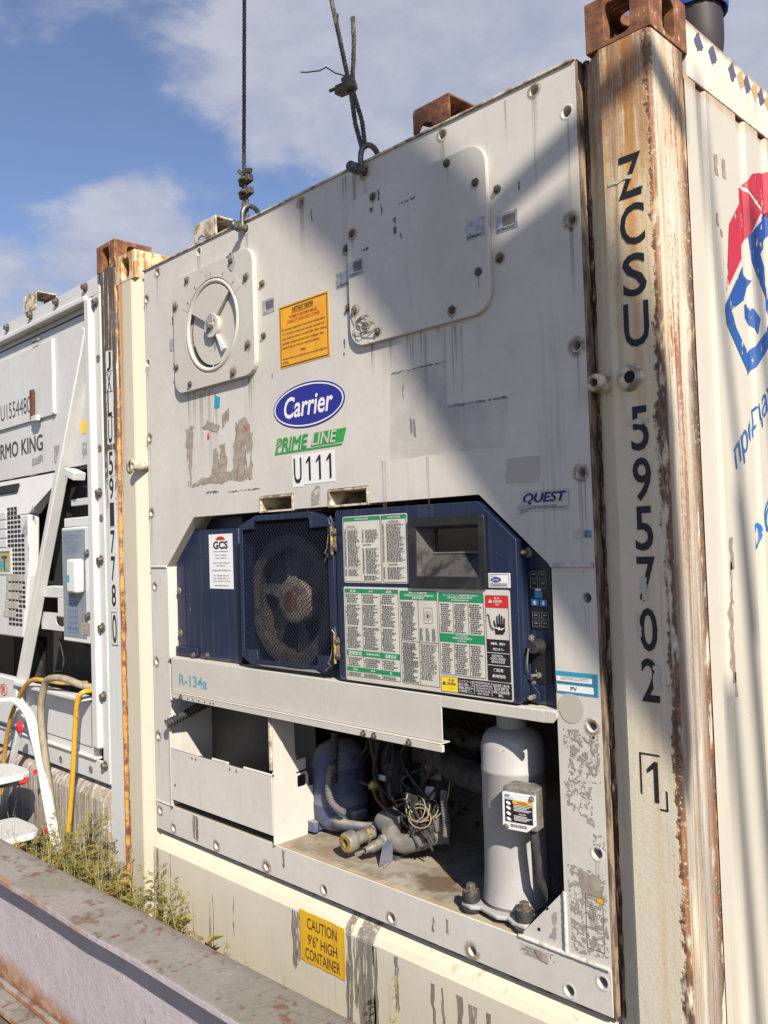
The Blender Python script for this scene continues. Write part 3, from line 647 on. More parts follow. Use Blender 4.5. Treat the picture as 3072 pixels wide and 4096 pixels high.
for pl_, m in (([(.370, 2.425), (.436, 2.492), (.436, 2.352), (.337, 2.251)], 'logored'), ([(.446, 2.535), (.474, 2.548), (.581, 2.508), (.491, 2.419), (.455, 2.385), (.446, 2.40)], 'logored'),
               ([(.484, 2.556), (.529, 2.596), (.66, 2.64), (.66, 2.50), (.590, 2.520)], 'logored'),
               ([(.441, 2.333), (.498, 2.307), (.470, 2.262), (.362, 2.208), (.382, 2.168), (.455, 2.106), (.455, 2.051), (.330, 2.165), (.321, 2.210)], 'logoblue'),
               ([(.455, 2.051), (.455, 2.106), (.540, 2.165), (.60, 2.20), (.66, 2.23), (.66, 2.17), (.580, 2.140)], 'logoblue'), ([(.440, 2.225), (.475, 2.245), (.54, 2.215), (.52, 2.17), (.49, 2.19)], 'logoblue'),
               ([(.495, 2.425), (.66, 2.54), (.66, 2.48), (.56, 2.39), (.66, 2.25), (.62, 2.24), (.50, 2.36)], 'logoblue')):
    drape('sprayed_emblem', pl_, M[m], cont)
fx = lambda a, b: (side_x(a) + .0016, a, b)
text('продаж', 0, 0, 1, 1, 0, M['logoblue'], cont, 'sprayed_word', off=.006, quad=[(.350, 1.795), (.640, 2.015), (.615, 2.075), (.325, 1.855)], fx=fx, shear=.2)
text('обл', 0, 0, 1, 1, 0, M['logoblue'], cont, 'sprayed_word', off=.006, quad=[(.450, 1.600), (.640, 1.74), (.60, 1.80), (.425, 1.665)], fx=fx, shear=.2)
for cy, cz, w, h in ((.295, 1.61, .020, .075), (.287, 1.54, .010, .10), (.278, 1.40, .016, .19), (.286, 1.30, .010, .06), (.31, 2.555, .016, .05), (.355, 2.56, .018, .05), (.305, 2.42, .012, .03), (.325, 2.39, .012, .02), (.25, .98, .008, .12), (.252, .82, .007, .08)):
    drape('paint_flake', ragged([(cy - w / 2, cz - h / 2), (cy + w / 2, cz - h / 2), (cy + w / 2, cz + h / 2), (cy - w / 2, cz + h / 2)], .004, .012, rg), M['chip'], cont, .001)
# remains of the hazard squares along the top rail
for i, (y0, c) in enumerate(((.222, 'b'), (.300, 'b'), (.415, 'b'), (.468, 'y'), (.506, 'b'), (.560, 'y'), (.600, 'b'), (.648, 'y'))):
    q = [(y0 - .004, 2.834), (y0 + .016, 2.806), (y0 + .044, 2.830), (y0 + .024, 2.860)]
    MB().prism(ragged(q, .0035, .010, rg), 'yz', 2.4362, 2.4370).build('hazard_square', M['railblue' if c == 'b' else 'railyellow'], cont)
# ------------------------------------------------------------------ refrigeration unit
unit = thing('refrigeration_unit', 'grey aluminium refrigeration unit with blue control box, fan grille and open lower bay', 'cooling unit', (1.22, .02, .555))
XL, XR = .204, 2.234
HOLES_T = [.310, .609, .910, 1.209, 1.510, 1.815, 2.117]
def holes(lst): return [circ(x, z, .0125, 12) for x, z in lst]
top_h = [(x, 2.766) for x in HOLES_T]
side_z = [2.677, 2.415, 2.114, 1.812, 1.517, 1.220, .925, .631]
upL = [(.220, z) for z in side_z[:4]]; upR = [(2.208, z) for z in side_z[:4]]
# upper panel with the cut-away for the machinery bay and fork pockets
outer = [(XL, 1.594), (.328, 1.594), (.531, 1.780), (.944, 1.780), (.944, 1.833), (1.129, 1.833), (1.129, 1.780), (1.300, 1.780), (1.300, 1.833), (1.483, 1.833), (1.483, 1.780), (1.897, 1.780), (2.110, 1.594), (XR, 1.594), (XR, 2.791), (XL, 2.791)]
disc_hole = circ(.708, 2.466, .172, 40)
up = MB().prism(outer, 'xz', YP, YP + .055, holes(top_h + upL + upR)).build('upper_panel', M['alu'], unit)
MB().box(XL - .004, XR + .002, YP - .006, YP + .06, 2.7915, 2.798).build('top_lip', M['oldcream'], unit, bevel=.0015)
colL = MB().prism(rect(XL, .6695, .330, 1.5935), 'xz', YP + .001, YP + .050, holes([(.232, z) for z in side_z[4:7]])).build('side_column', M['alu'], unit)
colR = MB().prism(rect(2.113, .6675, XR, 1.5935), 'xz', YP + .001, YP + .050, holes([(2.208, z) for z in side_z[4:7]])).build('side_column', M['alu'], unit)
sil_h = [(.236, .631), (.332, .585), (.628, .584), (.925, .584), (1.223, .583), (1.521, .582), (1.821, .581), (2.117, .581), (2.209, .631)]
lsill = MB().prism(rect(XL, .558, XR, .6665), 'xz', YP, YP + .050, holes(sil_h)).build('lower_sill', M['alu'], unit, bevel=.002)
gus = MB().prism([(1.974, .6672), (2.1125, .6672), (2.1125, .815)], 'xz', YP + .003, YP + .012).build('corner_gusset', M['alu'], unit)
rim = MB().lathe([(.0125, .0), (.0128, .0007), (.0165, .0012), (.020, .0002)], (0, 0, 0), (0, -1, 0), 20).mesh('hole_rim', M['alu'], 60)
for x, z in top_h + upL + upR + [(.232, z) for z in side_z[4:7]] + [(2.208, z) for z in side_z[4:7]] + sil_h:
    link('hole_rim', rim, unit, (x, YP if not (.66 < z < 1.594) else YP + .001, z))
def weld(pts, r=.007):
    P_ = []
    for a, b in zip(pts, pts[1:]):
        a, b = Vector(a), Vector(b); n = max(2, int((b - a).length / .006))
        for i in range(n): P_.append(a.lerp(b, i / n))
    P_.append(Vector(pts[-1])); rg2 = random.Random(len(P_))
    MB().tube(P_, [r * .72 * (1 + .07 * math.sin(i * 2.1) + rg2.uniform(-.06, .06)) for i in range(len(P_))], 8).build('weld_bead', M['weld'], unit, 70)
weld([(XL + .003, YP, 1.594), (.326, YP, 1.5935)], .006); weld([(2.112, YP - .001, 1.594), (XR - .002, YP - .001, 1.594)], .0085)
weld([(XL + .003, YP, .668), (.338, YP, .667)], .005); weld([(1.972, YP + .001, .667), (2.113, YP, .666), (2.229, YP - .001, .6665)], .0075); weld([(2.113, YP + .002, .812), (2.1135, YP + .001, .668)], .0075)
# worn edge of the unit and its gasket
MB().box(XR + .0005, XR + .007, YP + .001, YP + .05, .56, 2.788).build('panel_edge_foam', M['foamedge'], unit)
rg = random.Random(11); g_ = MB(); n = 90; pts = [(XR + .016 + rg.uniform(-.002, .003), YP + .026 + rg.uniform(-.004, .004), .56 + (2.79 - .56) * i / n) for i in range(n + 1)]
g_.tube(pts, [.0085 * rg.uniform(.75, 1.25) for _ in pts], 7).build('edge_gasket', M['gasket'], unit, 70)
MB().box(XR + .012, XR + .024, YP + .042, YP + .052, .56, 2.79).build('gasket_backing', M['gasket'], unit)
MB().tube([(XL - .008, YP + .03, .56), (XL - .008, YP + .03, 2.78)], .007, 6).build('edge_gasket', M['gasket'], unit, 70)
MB().tube([(XL + i * .0203, YP + .018, .553 + .002 * math.sin(i * 1.3)) for i in range(101)], .007, 6).build('edge_gasket', M['gasket'], unit, 70)

# fork pockets
DRK = [0]
def drip(x, z, L, w, y=YP - .0003, p=unit):
    DRK[0] += 1; y -= .00004 * (DRK[0] % 17); card('dirt_run', [(x - w * .3, z - L), (x + w * .3, z - L), (x + w / 2, z), (x - w / 2, z)], y, M['drip'], p, .0002)
def halo(x, z, r, y=YP - .0002, p=unit):
    if rg.random() < .25: return
    r *= rg.uniform(.75, 1.15); x += rg.uniform(-.002, .002); z += rg.uniform(-.004, .001); MB().prism(circ(x, z, r, 16), 'xz', y - .0002, y, [circ(x, z, .0128, 12)]).build('rust_stain', M['halo'], p)
for x, z in top_h + upL + upR: drip(x, z - .012, rg.uniform(.08, .34), rg.uniform(.010, .022)); halo(x, z, .028, YP - .0013)
for x, z in sil_h: halo(x, z, .028, YP - .0013); drip(x, z - .010, .018, .02)
for x in (2.208, .232):
    for z in side_z[4:7]: halo(x, z, .03, YP - .0002); drip(x, z - .01, rg.uniform(.05, .15), .014, YP + .0007)
for k in range(16): drip(rg.uniform(.25, 2.18), rg.choice((2.785, 2.785, 2.24, 2.24, 1.9)) - rg.uniform(0, .01), rg.uniform(.1, .5), rg.uniform(.006, .03))
for x0_, x1_, z_ in ((.47, .95, 2.249), (1.46, 1.95, 2.246)):
    for k in range(7): drip(rg.uniform(x0_, x1_), z_, rg.uniform(.04, .22), rg.uniform(.008, .022))
for a, b in ((.946, 1.127), (1.302, 1.481)):
    mb = MB(); z0, z1 = 1.776, 1.831
    mb.prism(rect(a, z0, b, z1), 'xz', YP - .004, YP + .30, [rect(a + .006, z0 + .006, b - .006, z1 - .006)])
    mb.box(a + .006, b - .006, YP + .295, YP + .2995, z0 + .006, z1 - .006)
    pk = mb.build('fork_pocket', M['oldcream'], unit)

# bay: side walls, floor, back, ceiling
MB().box(.325, .3295, YP + .051, .45, .667, 1.594).build('bay_wall', M['alu_warm'], unit)
MB().box(2.1135, 2.118, YP + .051, .45, .667, 1.594).build('bay_wall', M['alu_shade'], unit)
def floorf(g):
    x, y, z = g.xyz(); n = g.noise(g.pos(), 12, 6, .66); n2 = g.noise(g.pos(), 4, 4)
    c = g.mix(g.ss(n2, .3, .7), (.33, .295, .235), (.225, .19, .145)); c = g.mix(g.ss(n, .47, .58) * .7, c, (.17, .13, .09))
    wet = g.ss((x - 1.60).abs() * 1.0 + (y - .13).abs() * 1.6 + (n - .5) * .35, .13, .07); c = g.mix(wet * .85, c, (.12, .08, .05))
    wet2 = g.ss((x - 1.16).abs() * 1.0 + (y - .10).abs() * 1.6 + (n - .5) * .35, .10, .05); c = g.mix(wet2 * .7, c, (.20, .14, .09))
    c = g.mix(g.ss(y + (n - .5) * .02, .045, .03) * .4, c, (.46, .33, .17))
    return dict(color=c, rough=g.ss(wet, 0, 1, .75, .35), height=n, bs=.4, bd=.003)
fl = MB().box(XL + .13, 2.112, YP + .0505, .45, .660, .668).build('bay_floor', mat('bay_floor_grime', floorf), unit)
MB().box(.33, 2.113, YP + .002, YP + .0502, .6668, .6680).build('floor_lip', MATS['bay_floor_grime'], unit)
bay = MB().prism(rect(.325, .66, 2.118, 1.84), 'xz', .45, .455).build('bay_back_wall', M['alu_shade'], unit)
MB().box(.33, 2.113, .08, .45, 1.834, 1.838).build('bay_ceiling', M['alu_shade'], unit)
MB().prism([(.326, 1.594), (.529, 1.7805), (.529, 1.834), (.319, 1.834), (.319, 1.594)], 'xz', YP + .0555, .12).build('bay_wall', M['oldcream'], unit)

hb = hexbolt_mesh('bolt', M['oldbolt'], .0078, .0065); hb_s = hexbolt_mesh('bolt', M['oldbolt'], .007, .006)
# ---------------- fresh-air vent panel
vp_o = rrect(.452, 2.250, .966, 2.692, .055, 6)
vent = MB().prism(vp_o, 'xz', YP - .020, YP - .0005, [disc_hole]).build('vent_panel', M['alu_warm'], unit, bevel=.003)
c = (.708, 2.466)
def ring(r0, r1, d0, d1, n=40): return MB().prism(circ(*c, r1, n), 'xz', d0, d1, [circ(*c, r0, n)])
MB().lathe([(.170, .0), (.167, .0055), (.160, .0070), (.154, .0045), (.151, -.002), (.170, -.002)], (c[0], YP - .016, c[1]), (0, -1, 0), 48).build('vent_ring', M['alu_warm'], vent, 50)
MB().prism(circ(*c, .1505, 40), 'xz', YP - .004, YP - .001).build('vent_backplate', M['alu_warm'], vent)
# rotating disc: a sector is cut away at lower left and right
def sector(a0, a1, r0, r1, n=16):
    return [(c[0] + r1 * math.cos(R(a0 + (a1 - a0) * i / n)), c[1] + r1 * math.sin(R(a0 + (a1 - a0) * i / n))) for i in range(n + 1)] + \
           [(c[0] + r0 * math.cos(R(a1 + (a0 - a1) * i / n)), c[1] + r0 * math.sin(R(a1 + (a0 - a1) * i / n))) for i in range(n + 1)]
MB().prism(sector(42, 152, .03, .149), 'xz', YP - .019, YP - .008).build('vent_disc', M['alu_warm'], vent, bevel=.002)
MB().prism(circ(*c, .044, 24), 'xz', YP - .021, YP - .0045).build('vent_disc_hub', M['alu_warm'], vent, bevel=.003)
MB().prism(sector(-62, -53, .04, .118, 3), 'xz', YP - .016, YP - .0045).build('vent_handle', M['plastic_w'], vent, bevel=.002)
MB().prism(sector(200, 262, .140, .1485), 'xz', YP - .0052, YP - .0042).prism(sector(266, 318, .140, .1485), 'xz', YP - .0052, YP - .0042).build('vent_slot', M['black'], vent)
MB().prism(sector(155, 200, .142, .149), 'xz', YP - .0052, YP - .0042).build('vent_slot', M['scuff'], vent)
MB().prism(ragged(circ(c[0] - .005, c[1] + .005, .035, 14), .006, .02, rg), 'xz', YP - .0222, YP - .0212).prism(ragged([(.69, 2.455), (.735, 2.455), (.725, 2.40), (.705, 2.375), (.690, 2.41)], .004, .015, rg), 'xz', YP - .0052, YP - .0043).build('bare_metal_patch', M['greyres'], vent)
link('hub_bolt', hexbolt_mesh('hub_bolt', M['steel'], .012, .012), vent, (c[0], YP - .021, c[1]))
# dial scale plate
arc = sector(28, 152, .172, .214, 22); sp = card('dial_scale', arc, YP - .0202, M['alu_warm'], vent, .0008)
for a in (40, 63, 88, 96, 121, 142):
    MB().prism(sector(a, a + .8, .178, .194, 2), 'xz', YP - .0222, YP - .0212).build('scale_mark', M['scuff'], sp)
for x, z in ((.842, 2.668), (.556, 2.668), (.928, 2.588), (.470, 2.585), (.929, 2.355), (.839, 2.273), (.561, 2.275), (.470, 2.353)): link('bolt', hb, vent, (x, YP - .020, z)); halo(x, z, .024, YP - .0203, vent); drip(x, z - .008, .05, .010, YP - .0202, vent)
for x, z in ((.993, 2.554), (.994, 2.375), (.431, 2.551), (.433, 2.375)): link('bolt', hb, unit, (x, YP, z)); halo(x, z, .022)
card('paint_flake', ragged([(.835, 2.70), (.862, 2.69), (.868, 2.655), (.850, 2.625), (.828, 2.64)], .003, .01, rg), YP - .0204, M['silver'], vent, .0006)
# ---------------- access cover
cover = MB().prism(rrect(1.438, 2.247, 1.970, 2.693, .058, 6), 'xz', YP - .014, YP - .0005).build('access_cover', M['alu'], unit, bevel=.003)
for x, z in ((1.555, 2.673), (1.841, 2.674), (1.936, 2.591), (1.461, 2.590), (1.935, 2.356), (1.841, 2.276), (1.557, 2.275), (1.462, 2.357)): link('bolt', hb, cover, (x, YP - .014, z)); halo(x, z, .022, YP - .0143, cover); drip(x, z - .008, .05, .010, YP - .0142, cover)
for x, z in ((1.420, 2.559), (1.995, 2.558), (1.994, 2.378), (1.420, 2.377)): link('bolt', hb, unit, (x, YP, z)); halo(x, z, .022)
# loops of seal wire at its corner
wl = []
for k in range(5):
    a0 = rg.uniform(0, 6); cx, cz, rx, rz = 1.492 + rg.uniform(-.02, .03), 2.303 + rg.uniform(-.015, .015), rg.uniform(.018, .042), rg.uniform(.010, .030)
    for i in range(12): wl.append((cx + rx * math.cos(a0 + i * .55), YP - .017 - .004 * math.sin(i + k), cz + rz * math.sin(a0 + i * .55)))
MB().tube([(1.462, YP - .024, 2.357)] + wl + [(1.557, YP - .024, 2.275)], .0011, 5).build('seal_wire', M['steel'], cover, 60)

# ---------------- lifting brackets on top
def bracket(x0, x1, m):
    mb = MB(); z0, z1 = 2.7985, 2.868; y0, y1 = .010, .118; t = .007
    arch = [(x0, z0), (x0 + .018, z0), (x0 + .030, z0 + .016), (x0 + .050, z0 + .020), (x0 + .068, z0 + .010), (x0 + .075, z0), (x1, z0), (x1, z1), (x0 + .006, z1), (x0, z1 - .010)]
    mb.prism(arch, 'xz', y0, y0 + t); mb.prism([(x0 + .006, y0 + t + .0005), (x1, y0 + t + .0005), (x1 + .004, y1), (x0 + .03, y1)], 'xy', z1 - t, z1)
    mb.prism([(x0 + .03, z0), (x1, z0), (x1, z1 - t - .0005), (x0 + .03, z1 - t - .0005)], 'xz', y1 - t, y1); mb.prism([(x0 + .008, y0 + t + .0005), (x0 + .014, y0 + t + .0005), (x0 + .04, y1 - t), (x0 + .033, y1 - t)], 'xy', z0 + .03, z1 - t - .0005)
    return mb.build('lifting_bracket', m, unit, bevel=.002)
bracket(1.716, 1.850, M['rust']); bracket(.590, .735, M['oldcream'])
# ---------------- shelf across the bay
shf = MB(); shf.box(.372, 1.755, .0, .004, 1.119, 1.2435).box(.340, 2.1125, .0045, .44, 1.2405, 1.2445).box(1.7555, 2.088, -.0002, .004, 1.214, 1.2430)
shf.prism([(2.0885, 1.214), (2.112, 1.216), (2.124, 1.230), (2.124, 1.243), (2.0885, 1.243)], 'xz', -.0002, .004)
shelf = shf.build('shelf', M['alu_warm'], unit, bevel=.0012)
MB().box(.386, 1.762, -.010, -.0005, 1.095, 1.1135).box(.380, 1.756, -.0105, .03, 1.1145, 1.1180).build('shelf_lip', M['alu_warm'], shelf, bevel=.001)
for x in (.455, 1.455, 1.500, 1.640): link('bolt', hb_s, shelf, (x, -.010, 1.104))
for x in (.50, .535, .575, .615, .65, .67): MB().prism(circ(x, 1.104, .0035, 8), 'xz', -.0112, -.0102).build('rivet_hole', M['ink'], shelf)
text('R-134a', .428, 1.148, .618, 1.189, -.0012, M['teal'], shelf, off=.018)

# ---------------- storage box at lower left
bx = MB(); bx.box(.345, .9835, .004, .0065, .700, .893).build('storage_box', M['alu'], unit, bevel=.001)
sbox = bpy.data.objects[[o.name for o in unit.children if o.name.startswith('storage_box')][0]]
top = MB()                                             # rolled edge broken by two slots
for a, b in ((.345, .530), (.628, .725), (.824, .9855)):
    top.tube([(a, .0085, .8965), (b, .0085, .8965)], .0055, 8)
top.build('rolled_edge', M['alu_warm'], sbox, 60)
MB().box(.530, .628, .005, .012, .8905, .8935).box(.725, .824, .005, .012, .8905, .8935).build('slot_edge', M['ink'], sbox)
# partition wall on its right with cut-outs
yz = [(.007, .668), (.150, .668), (.152, .690), (.182, .712), (.180, .829), (.160, .832), (.160, .868), (.152, .884), (.108, .882), (.108, .888), (.150, .893), (.150, .93), (.108, .928), (.108, .936), (.12, .938), (.106, .942), (.104, .978), (.104, 1.094), (.012, 1.094), (.012, .91), (.007, .90)]
MB().prism(yz, 'yz', .982, .9855, [rrect(.112, .836, .150, .876, .006, 3)]).build('partition', M['alu_warm'], sbox)
MB().box(.9857, .9875, .045, .055, .74, 1.02).build('pressed_rib', M['alu_warm'], sbox, bevel=.001)
MB().box(.9735, .9815, .004, .012, .915, 1.094).build('partition_flange', M['oldcream'], sbox)
MB().box(.335, .981, .20, .203, .668, 1.1).build('box_back', M['alu_shade'], sbox)
MB().box(.346, .978, .0068, .199, .7005, .7035).build('box_floor', M['alu_shade'], sbox)
MB().box(.336, .3445, .003, .012, .672, 1.02).build('door_stop', M['alu_warm'], sbox, bevel=.001)
for x, z in ((.375, .76), (.50, .882), (.525, .882), (.745, .882), (.785, .882)): link('bolt', hexbolt_mesh('bolt', M['steel'], .005, .003, False), sbox, (x, .004, z))
# ribbed conduit end above it
pts = [Vector((.357, -.018, .992)).lerp(Vector((.47, .115, 1.075)), i / 64) for i in range(65)]
MB().tube(pts, [.0155 + (.0028 if i % 4 < 2 else -.0012) for i in range(65)], 12, caps=False).tube(list(reversed(pts[:30])), .0115, 12, caps=False).build('ribbed_conduit', M['rubber'], unit, 50)

# ---------------- left blue panels
lp = MB().prism([(.349, 1.246), (.500, 1.246), (.500, 1.735), (.475, 1.735), (.349, 1.610)], 'xz', .050, .054).build('left_cover', M['navy'], unit, bevel=.001)
MB().box(.347, .499, .036, .0495, 1.256, 1.284).build('cover_rail', M['navy'], lp, bevel=.003)
MB().prism([(.349, 1.285), (.404, 1.285), (.404, 1.66), (.349, 1.605)], 'xz', .0485, .0497).build('cover_strip', M['navy'], lp)
for x, z in ((.364, 1.498), (.366, 1.334)): link('bolt', hexbolt_mesh('bolt', M['dullmetal'], .010, .004), lp, (x, .048, z))
for x, z in ((.474, 1.258), (.558, 1.262)): link('bolt', hb, lp, (x, .036 if x < .5 else .044, z))
mp = MB().box(.506, .775, .044, .060, 1.247, 1.731).build('blue_cover', M['navy'], unit, bevel=.004)
MB().box(.336, .80, .10, .44, 1.2452, 1.775).build('evaporator_housing', M['navy'], unit)
gcs = card('white_sticker', rect(.587, 1.512, .738, 1.712), .0436, M['white'], mp, .0008)
text('GCS', .615, 1.657, .710, 1.686, .0422, M['black'], gcs, off=.035)
for a in (-1, 0, 1):
    xa = .6625; card('emblem_ray', [(xa + a * .022 - .010, 1.690), (xa + a * .022 + .010, 1.690), (xa + a * .010 + .006, 1.703), (xa + a * .010 - .006, 1.703)], .0426, M['red'], gcs, .0006)
for s, z, h, w in (('GLOBAL CONTAINER SERVICE', 1.648, .0045, .095), ('Ukraine / Украина', 1.634, .006, .075), ('Odessa / Одесса', 1.624, .006, .072), ('продажа и обслуживание', 1.606, .006, .105), ('контейнеров', 1.596, .006, .052),
                   ('аренда дизель-генераторов', 1.578, .006, .118), ('Fax: +38 (048) 729 63 64', 1.559, .0065, .096), ('Sale: +38 (063) 408 71 71', 1.549, .0065, .098), ('Service: +38 (063) 101 28 28', 1.539, .0065, .110), ('www.refcool.com.ua', 1.524, .0065, .090)):
    text(s, .6625 - w / 2, z - h / 2, .6625 + w / 2, z + h / 2, .0424, M['ink'], gcs, off=.01)

# ---------------- condenser fan: grille door, expanded mesh, fan behind
gx = [(.845, 1.735), (.942, 1.767), (1.226, 1.767), (1.337, 1.731), (1.337, 1.300), (1.284, 1.271), (.893, 1.262), (.840, 1.287)]
inner = [(.862, 1.720), (.930, 1.722), (.934, 1.748), (1.222, 1.748), (1.226, 1.715), (1.310, 1.718), (1.312, 1.318), (1.246, 1.318), (1.244, 1.284), (.935, 1.280), (.932, 1.312), (.858, 1.310)]
grd = MB().prism(gx, 'xz', -.002, .004, [inner])
shrunk = [(.590 * 0 + 1.09 + (x - 1.09) * .988, 1.515 + (z - 1.515) * .988) for x, z in gx]
grd.prism(gx, 'xz', .0045, .055, [shrunk])
grille = grd.build('grille_door', M['navy'], unit, bevel=.0015)
mesh_ = MB(); nx, nz = 30, 60; x0, x1, z0, z1 = .853, 1.318, 1.274, 1.755; dx = (x1 - x0) / nx; dz_ = (z1 - z0) / nz
def inside(x, z, pl=gx):
    r = False
    for i in range(len(pl)):
        (xa, za), (xb, zb) = pl[i], pl[i - 1]
        if (za > z) != (zb > z) and x < (xb - xa) * (z - za) / (zb - za) + xa: r = not r
    return r
hw = .0016
for j in range(nz):
    za = z0 + j * dz_
    for i in range(nx * 2):
        xa = x0 + i * dx / 2; up_ = (i + j) % 2
        p, q = Vector((xa, .0065 + (.0022 if up_ else -.001), za + (dz_ if up_ else 0))), Vector((xa + dx / 2, .0065 + (-.001 if up_ else .0022), za + (0 if up_ else dz_)))
        if not (inside(p.x, p.z) and inside(q.x, q.z)): continue
        mesh_.add([p + Vector((0, 0, hw)), p + Vector((0, -.0014, 0)), p + Vector((0, 0, -hw)), q + Vector((0, 0, hw)), q + Vector((0, -.0014, 0)), q + Vector((0, 0, -hw))], [(0, 1, 4, 3), (1, 2, 5, 4), (2, 0, 3, 5)])
mesh_.build('mesh_guard', mat('mesh_guard_paint', lambda g: dict(color=(.010, .013, .026), rough=.45)), grille, kind='stuff')
fc = Vector((1.005, .165, 1.475))
fan = MB().lathe([(0, .075), (.060, .074), (.078, .066), (.083, .050), (.083, -.05)], fc, (0, -1, 0), 28).build('fan_hub', mat('fan_aluminium', lambda g: dict(color=g.mix(g.ss(g.noise(g.pos(), 30, 4), .4, .65), (.25, .21, .165), (.14, .10, .07)), rough=.6)), unit, 40)
MB().lathe([(0, .0790), (.034, .0780), (.036, .060)], fc, (0, -1, 0), 20).build('hub_boss', M['rust'], fan, 40)
for k in range(6):
    a = k * math.pi / 3 + .35; bl = MB(); rows = []
    for i in range(7):
        r = .078 + .115 * i / 6; sw = .10 + .025 * i / 6; tw = .9 - .45 * i / 6
        for j in range(5):
            th = a + (j / 4 - .5) * sw / r * 1.15 + .25 * i / 6; yy = fc.y - .02 + (j / 4 - .5) * -.075 * tw
            rows.append((fc.x + r * math.cos(th), yy, fc.z + r * math.sin(th)))
    bl.add(rows, [(i * 5 + j, i * 5 + j + 1, i * 5 + j + 6, i * 5 + j + 5) for i in range(6) for j in range(4)])
    bl.add([(p[0], p[1] + .003, p[2]) for p in rows], [(i * 5 + j, i * 5 + j + 5, i * 5 + j + 6, i * 5 + j + 1) for i in range(6) for j in range(4)])
    bl.build('fan_blade', mat('fan_blade_dark', lambda g: dict(color=g.mix(g.ss(g.noise(g.pos(), 20, 4), .4, .65), (.060, .060, .068), (.11, .10, .095)), rough=.65)), fan, 60)  # blades in mottled dark grey
MB().lathe([(.205, -.06), (.200, .05), (.180, .072), (.178, .080), (.186, .084), (.225, .080), (.228, .07), (.215, .05), (.212, -.06)], fc, (0, -1, 0), 48).build('fan_shroud', mat('fan_ring_shade', lambda g: dict(color=g.mix(g.ss(g.noise(g.pos(), 25, 4), .4, .65), (.10, .08, .062), (.05, .042, .035)), rough=.7)), unit, 40)  # tan ring darkened in its colour to read as shaded behind the mesh
MB().prism(rect(.776, 1.246, 1.36, 1.80), 'xz', .26, .265).build('coil_back', M['void'], unit)
# hinges, wire keepers
for z in (1.675, 1.345):
    h = MB().box(1.3385, 1.3530, -.008, -.003, z - .034, z + .034).cyl((1.341, -.011, z - .045), (1.341, -.011, z + .042), .0045, seg=10).build('hinge', M['brass'], grille, 40)
    for s in (-.022, .022): link('hinge_bolt', hexbolt_mesh('hinge_bolt', M['oldbolt'], .007, .006), h, (1.351, -.008, z + s))
for sx, pts in ((0, [(1.330, 1.722), (1.326, 1.742), (1.338, 1.748), (1.340, 1.730), (1.330, 1.715), (1.318, 1.690), (1.312, 1.650), (1.305, 1.635), (1.320, 1.632), (1.308, 1.618), (1.298, 1.608)]), (1, [(1.338, 1.388), (1.328, 1.402), (1.340, 1.408), (1.344, 1.39), (1.334, 1.372), (1.322, 1.345), (1.312, 1.310), (1.304, 1.298), (1.318, 1.292), (1.300, 1.280), (1.288, 1.272)])):
    MB().tube([(x, -.007 - .003 * math.sin(i), z) for i, (x, z) in enumerate(pts)], .0017, 6).build('wire_keeper', M['steel'], grille, 60)
for x in (.776, 1.345): MB().box(x, x + .006, .06, .25, 1.2455, 1.78).build('fan_bay_side', M['void'], unit)

# ---------------- control box
door_o = [(1.345, 1.258), (1.352, 1.250), (2.012, 1.250), (2.023, 1.262), (2.023, 1.660), (1.908, 1.757), (1.900, 1.762), (1.352, 1.764), (1.345, 1.757)]
win = rect(1.688, 1.566, 1.910, 1.702)
cbox = MB().prism(door_o, 'xz', .0, .060, [win]).build('control_box_door', M['navy'], unit, bevel=.003)
MB().box(1.35, 2.022, .0605, .44, 1.246, 1.66).build('control_box_body', M['navy'], cbox)
bez = MB().prism(rrect(1.659, 1.533, 1.931, 1.728, .010, 3), 'xz', -.009, -.0003, [win]).build('display_bezel', M['bplastic'], cbox, bevel=.002)
f = MB(); W0 = [(1.688, 1.566), (1.910, 1.566), (1.910, 1.702), (1.688, 1.702)]; W1 = [(1.718, 1.630), (1.902, 1.630), (1.902, 1.694), (1.718, 1.694)]
for i in (1, 2, 3):
    j = (i + 1) % 4; f.quad((W0[i][0], -.004, W0[i][1]), (W0[j][0], -.004, W0[j][1]), (W1[j][0], .040, W1[j][1]), (W1[i][0], .040, W1[i][1]))
f.build('display_hood', M['dustplastic'], bez)
MB().quad((1.688, -.004, 1.566), (1.910, -.004, 1.566), (1.902, .040, 1.630), (1.718, .040, 1.630)).build('display_ledge', M['dustplastic'], bez)
MB().quad((1.716, .0395, 1.628), (1.904, .0395, 1.628), (1.904, .0395, 1.696), (1.716, .0395, 1.696)).build('display_window', M['glass'], bez)
MB().box(1.715, 1.905, .034, .0385, 1.627, 1.631).build('display_sill', M['dullmetal'], bez)

SY = -.0004                                            # stickers sit on the door face
rgp = random.Random(21)
def board(x0, z0, x1, z1, cells, name='instruction_sticker', border=M['ink']):
    b = card(name, rrect(x0, z0, x1, z1, .006, 3), SY, M['paper'], cbox, .0008); return b
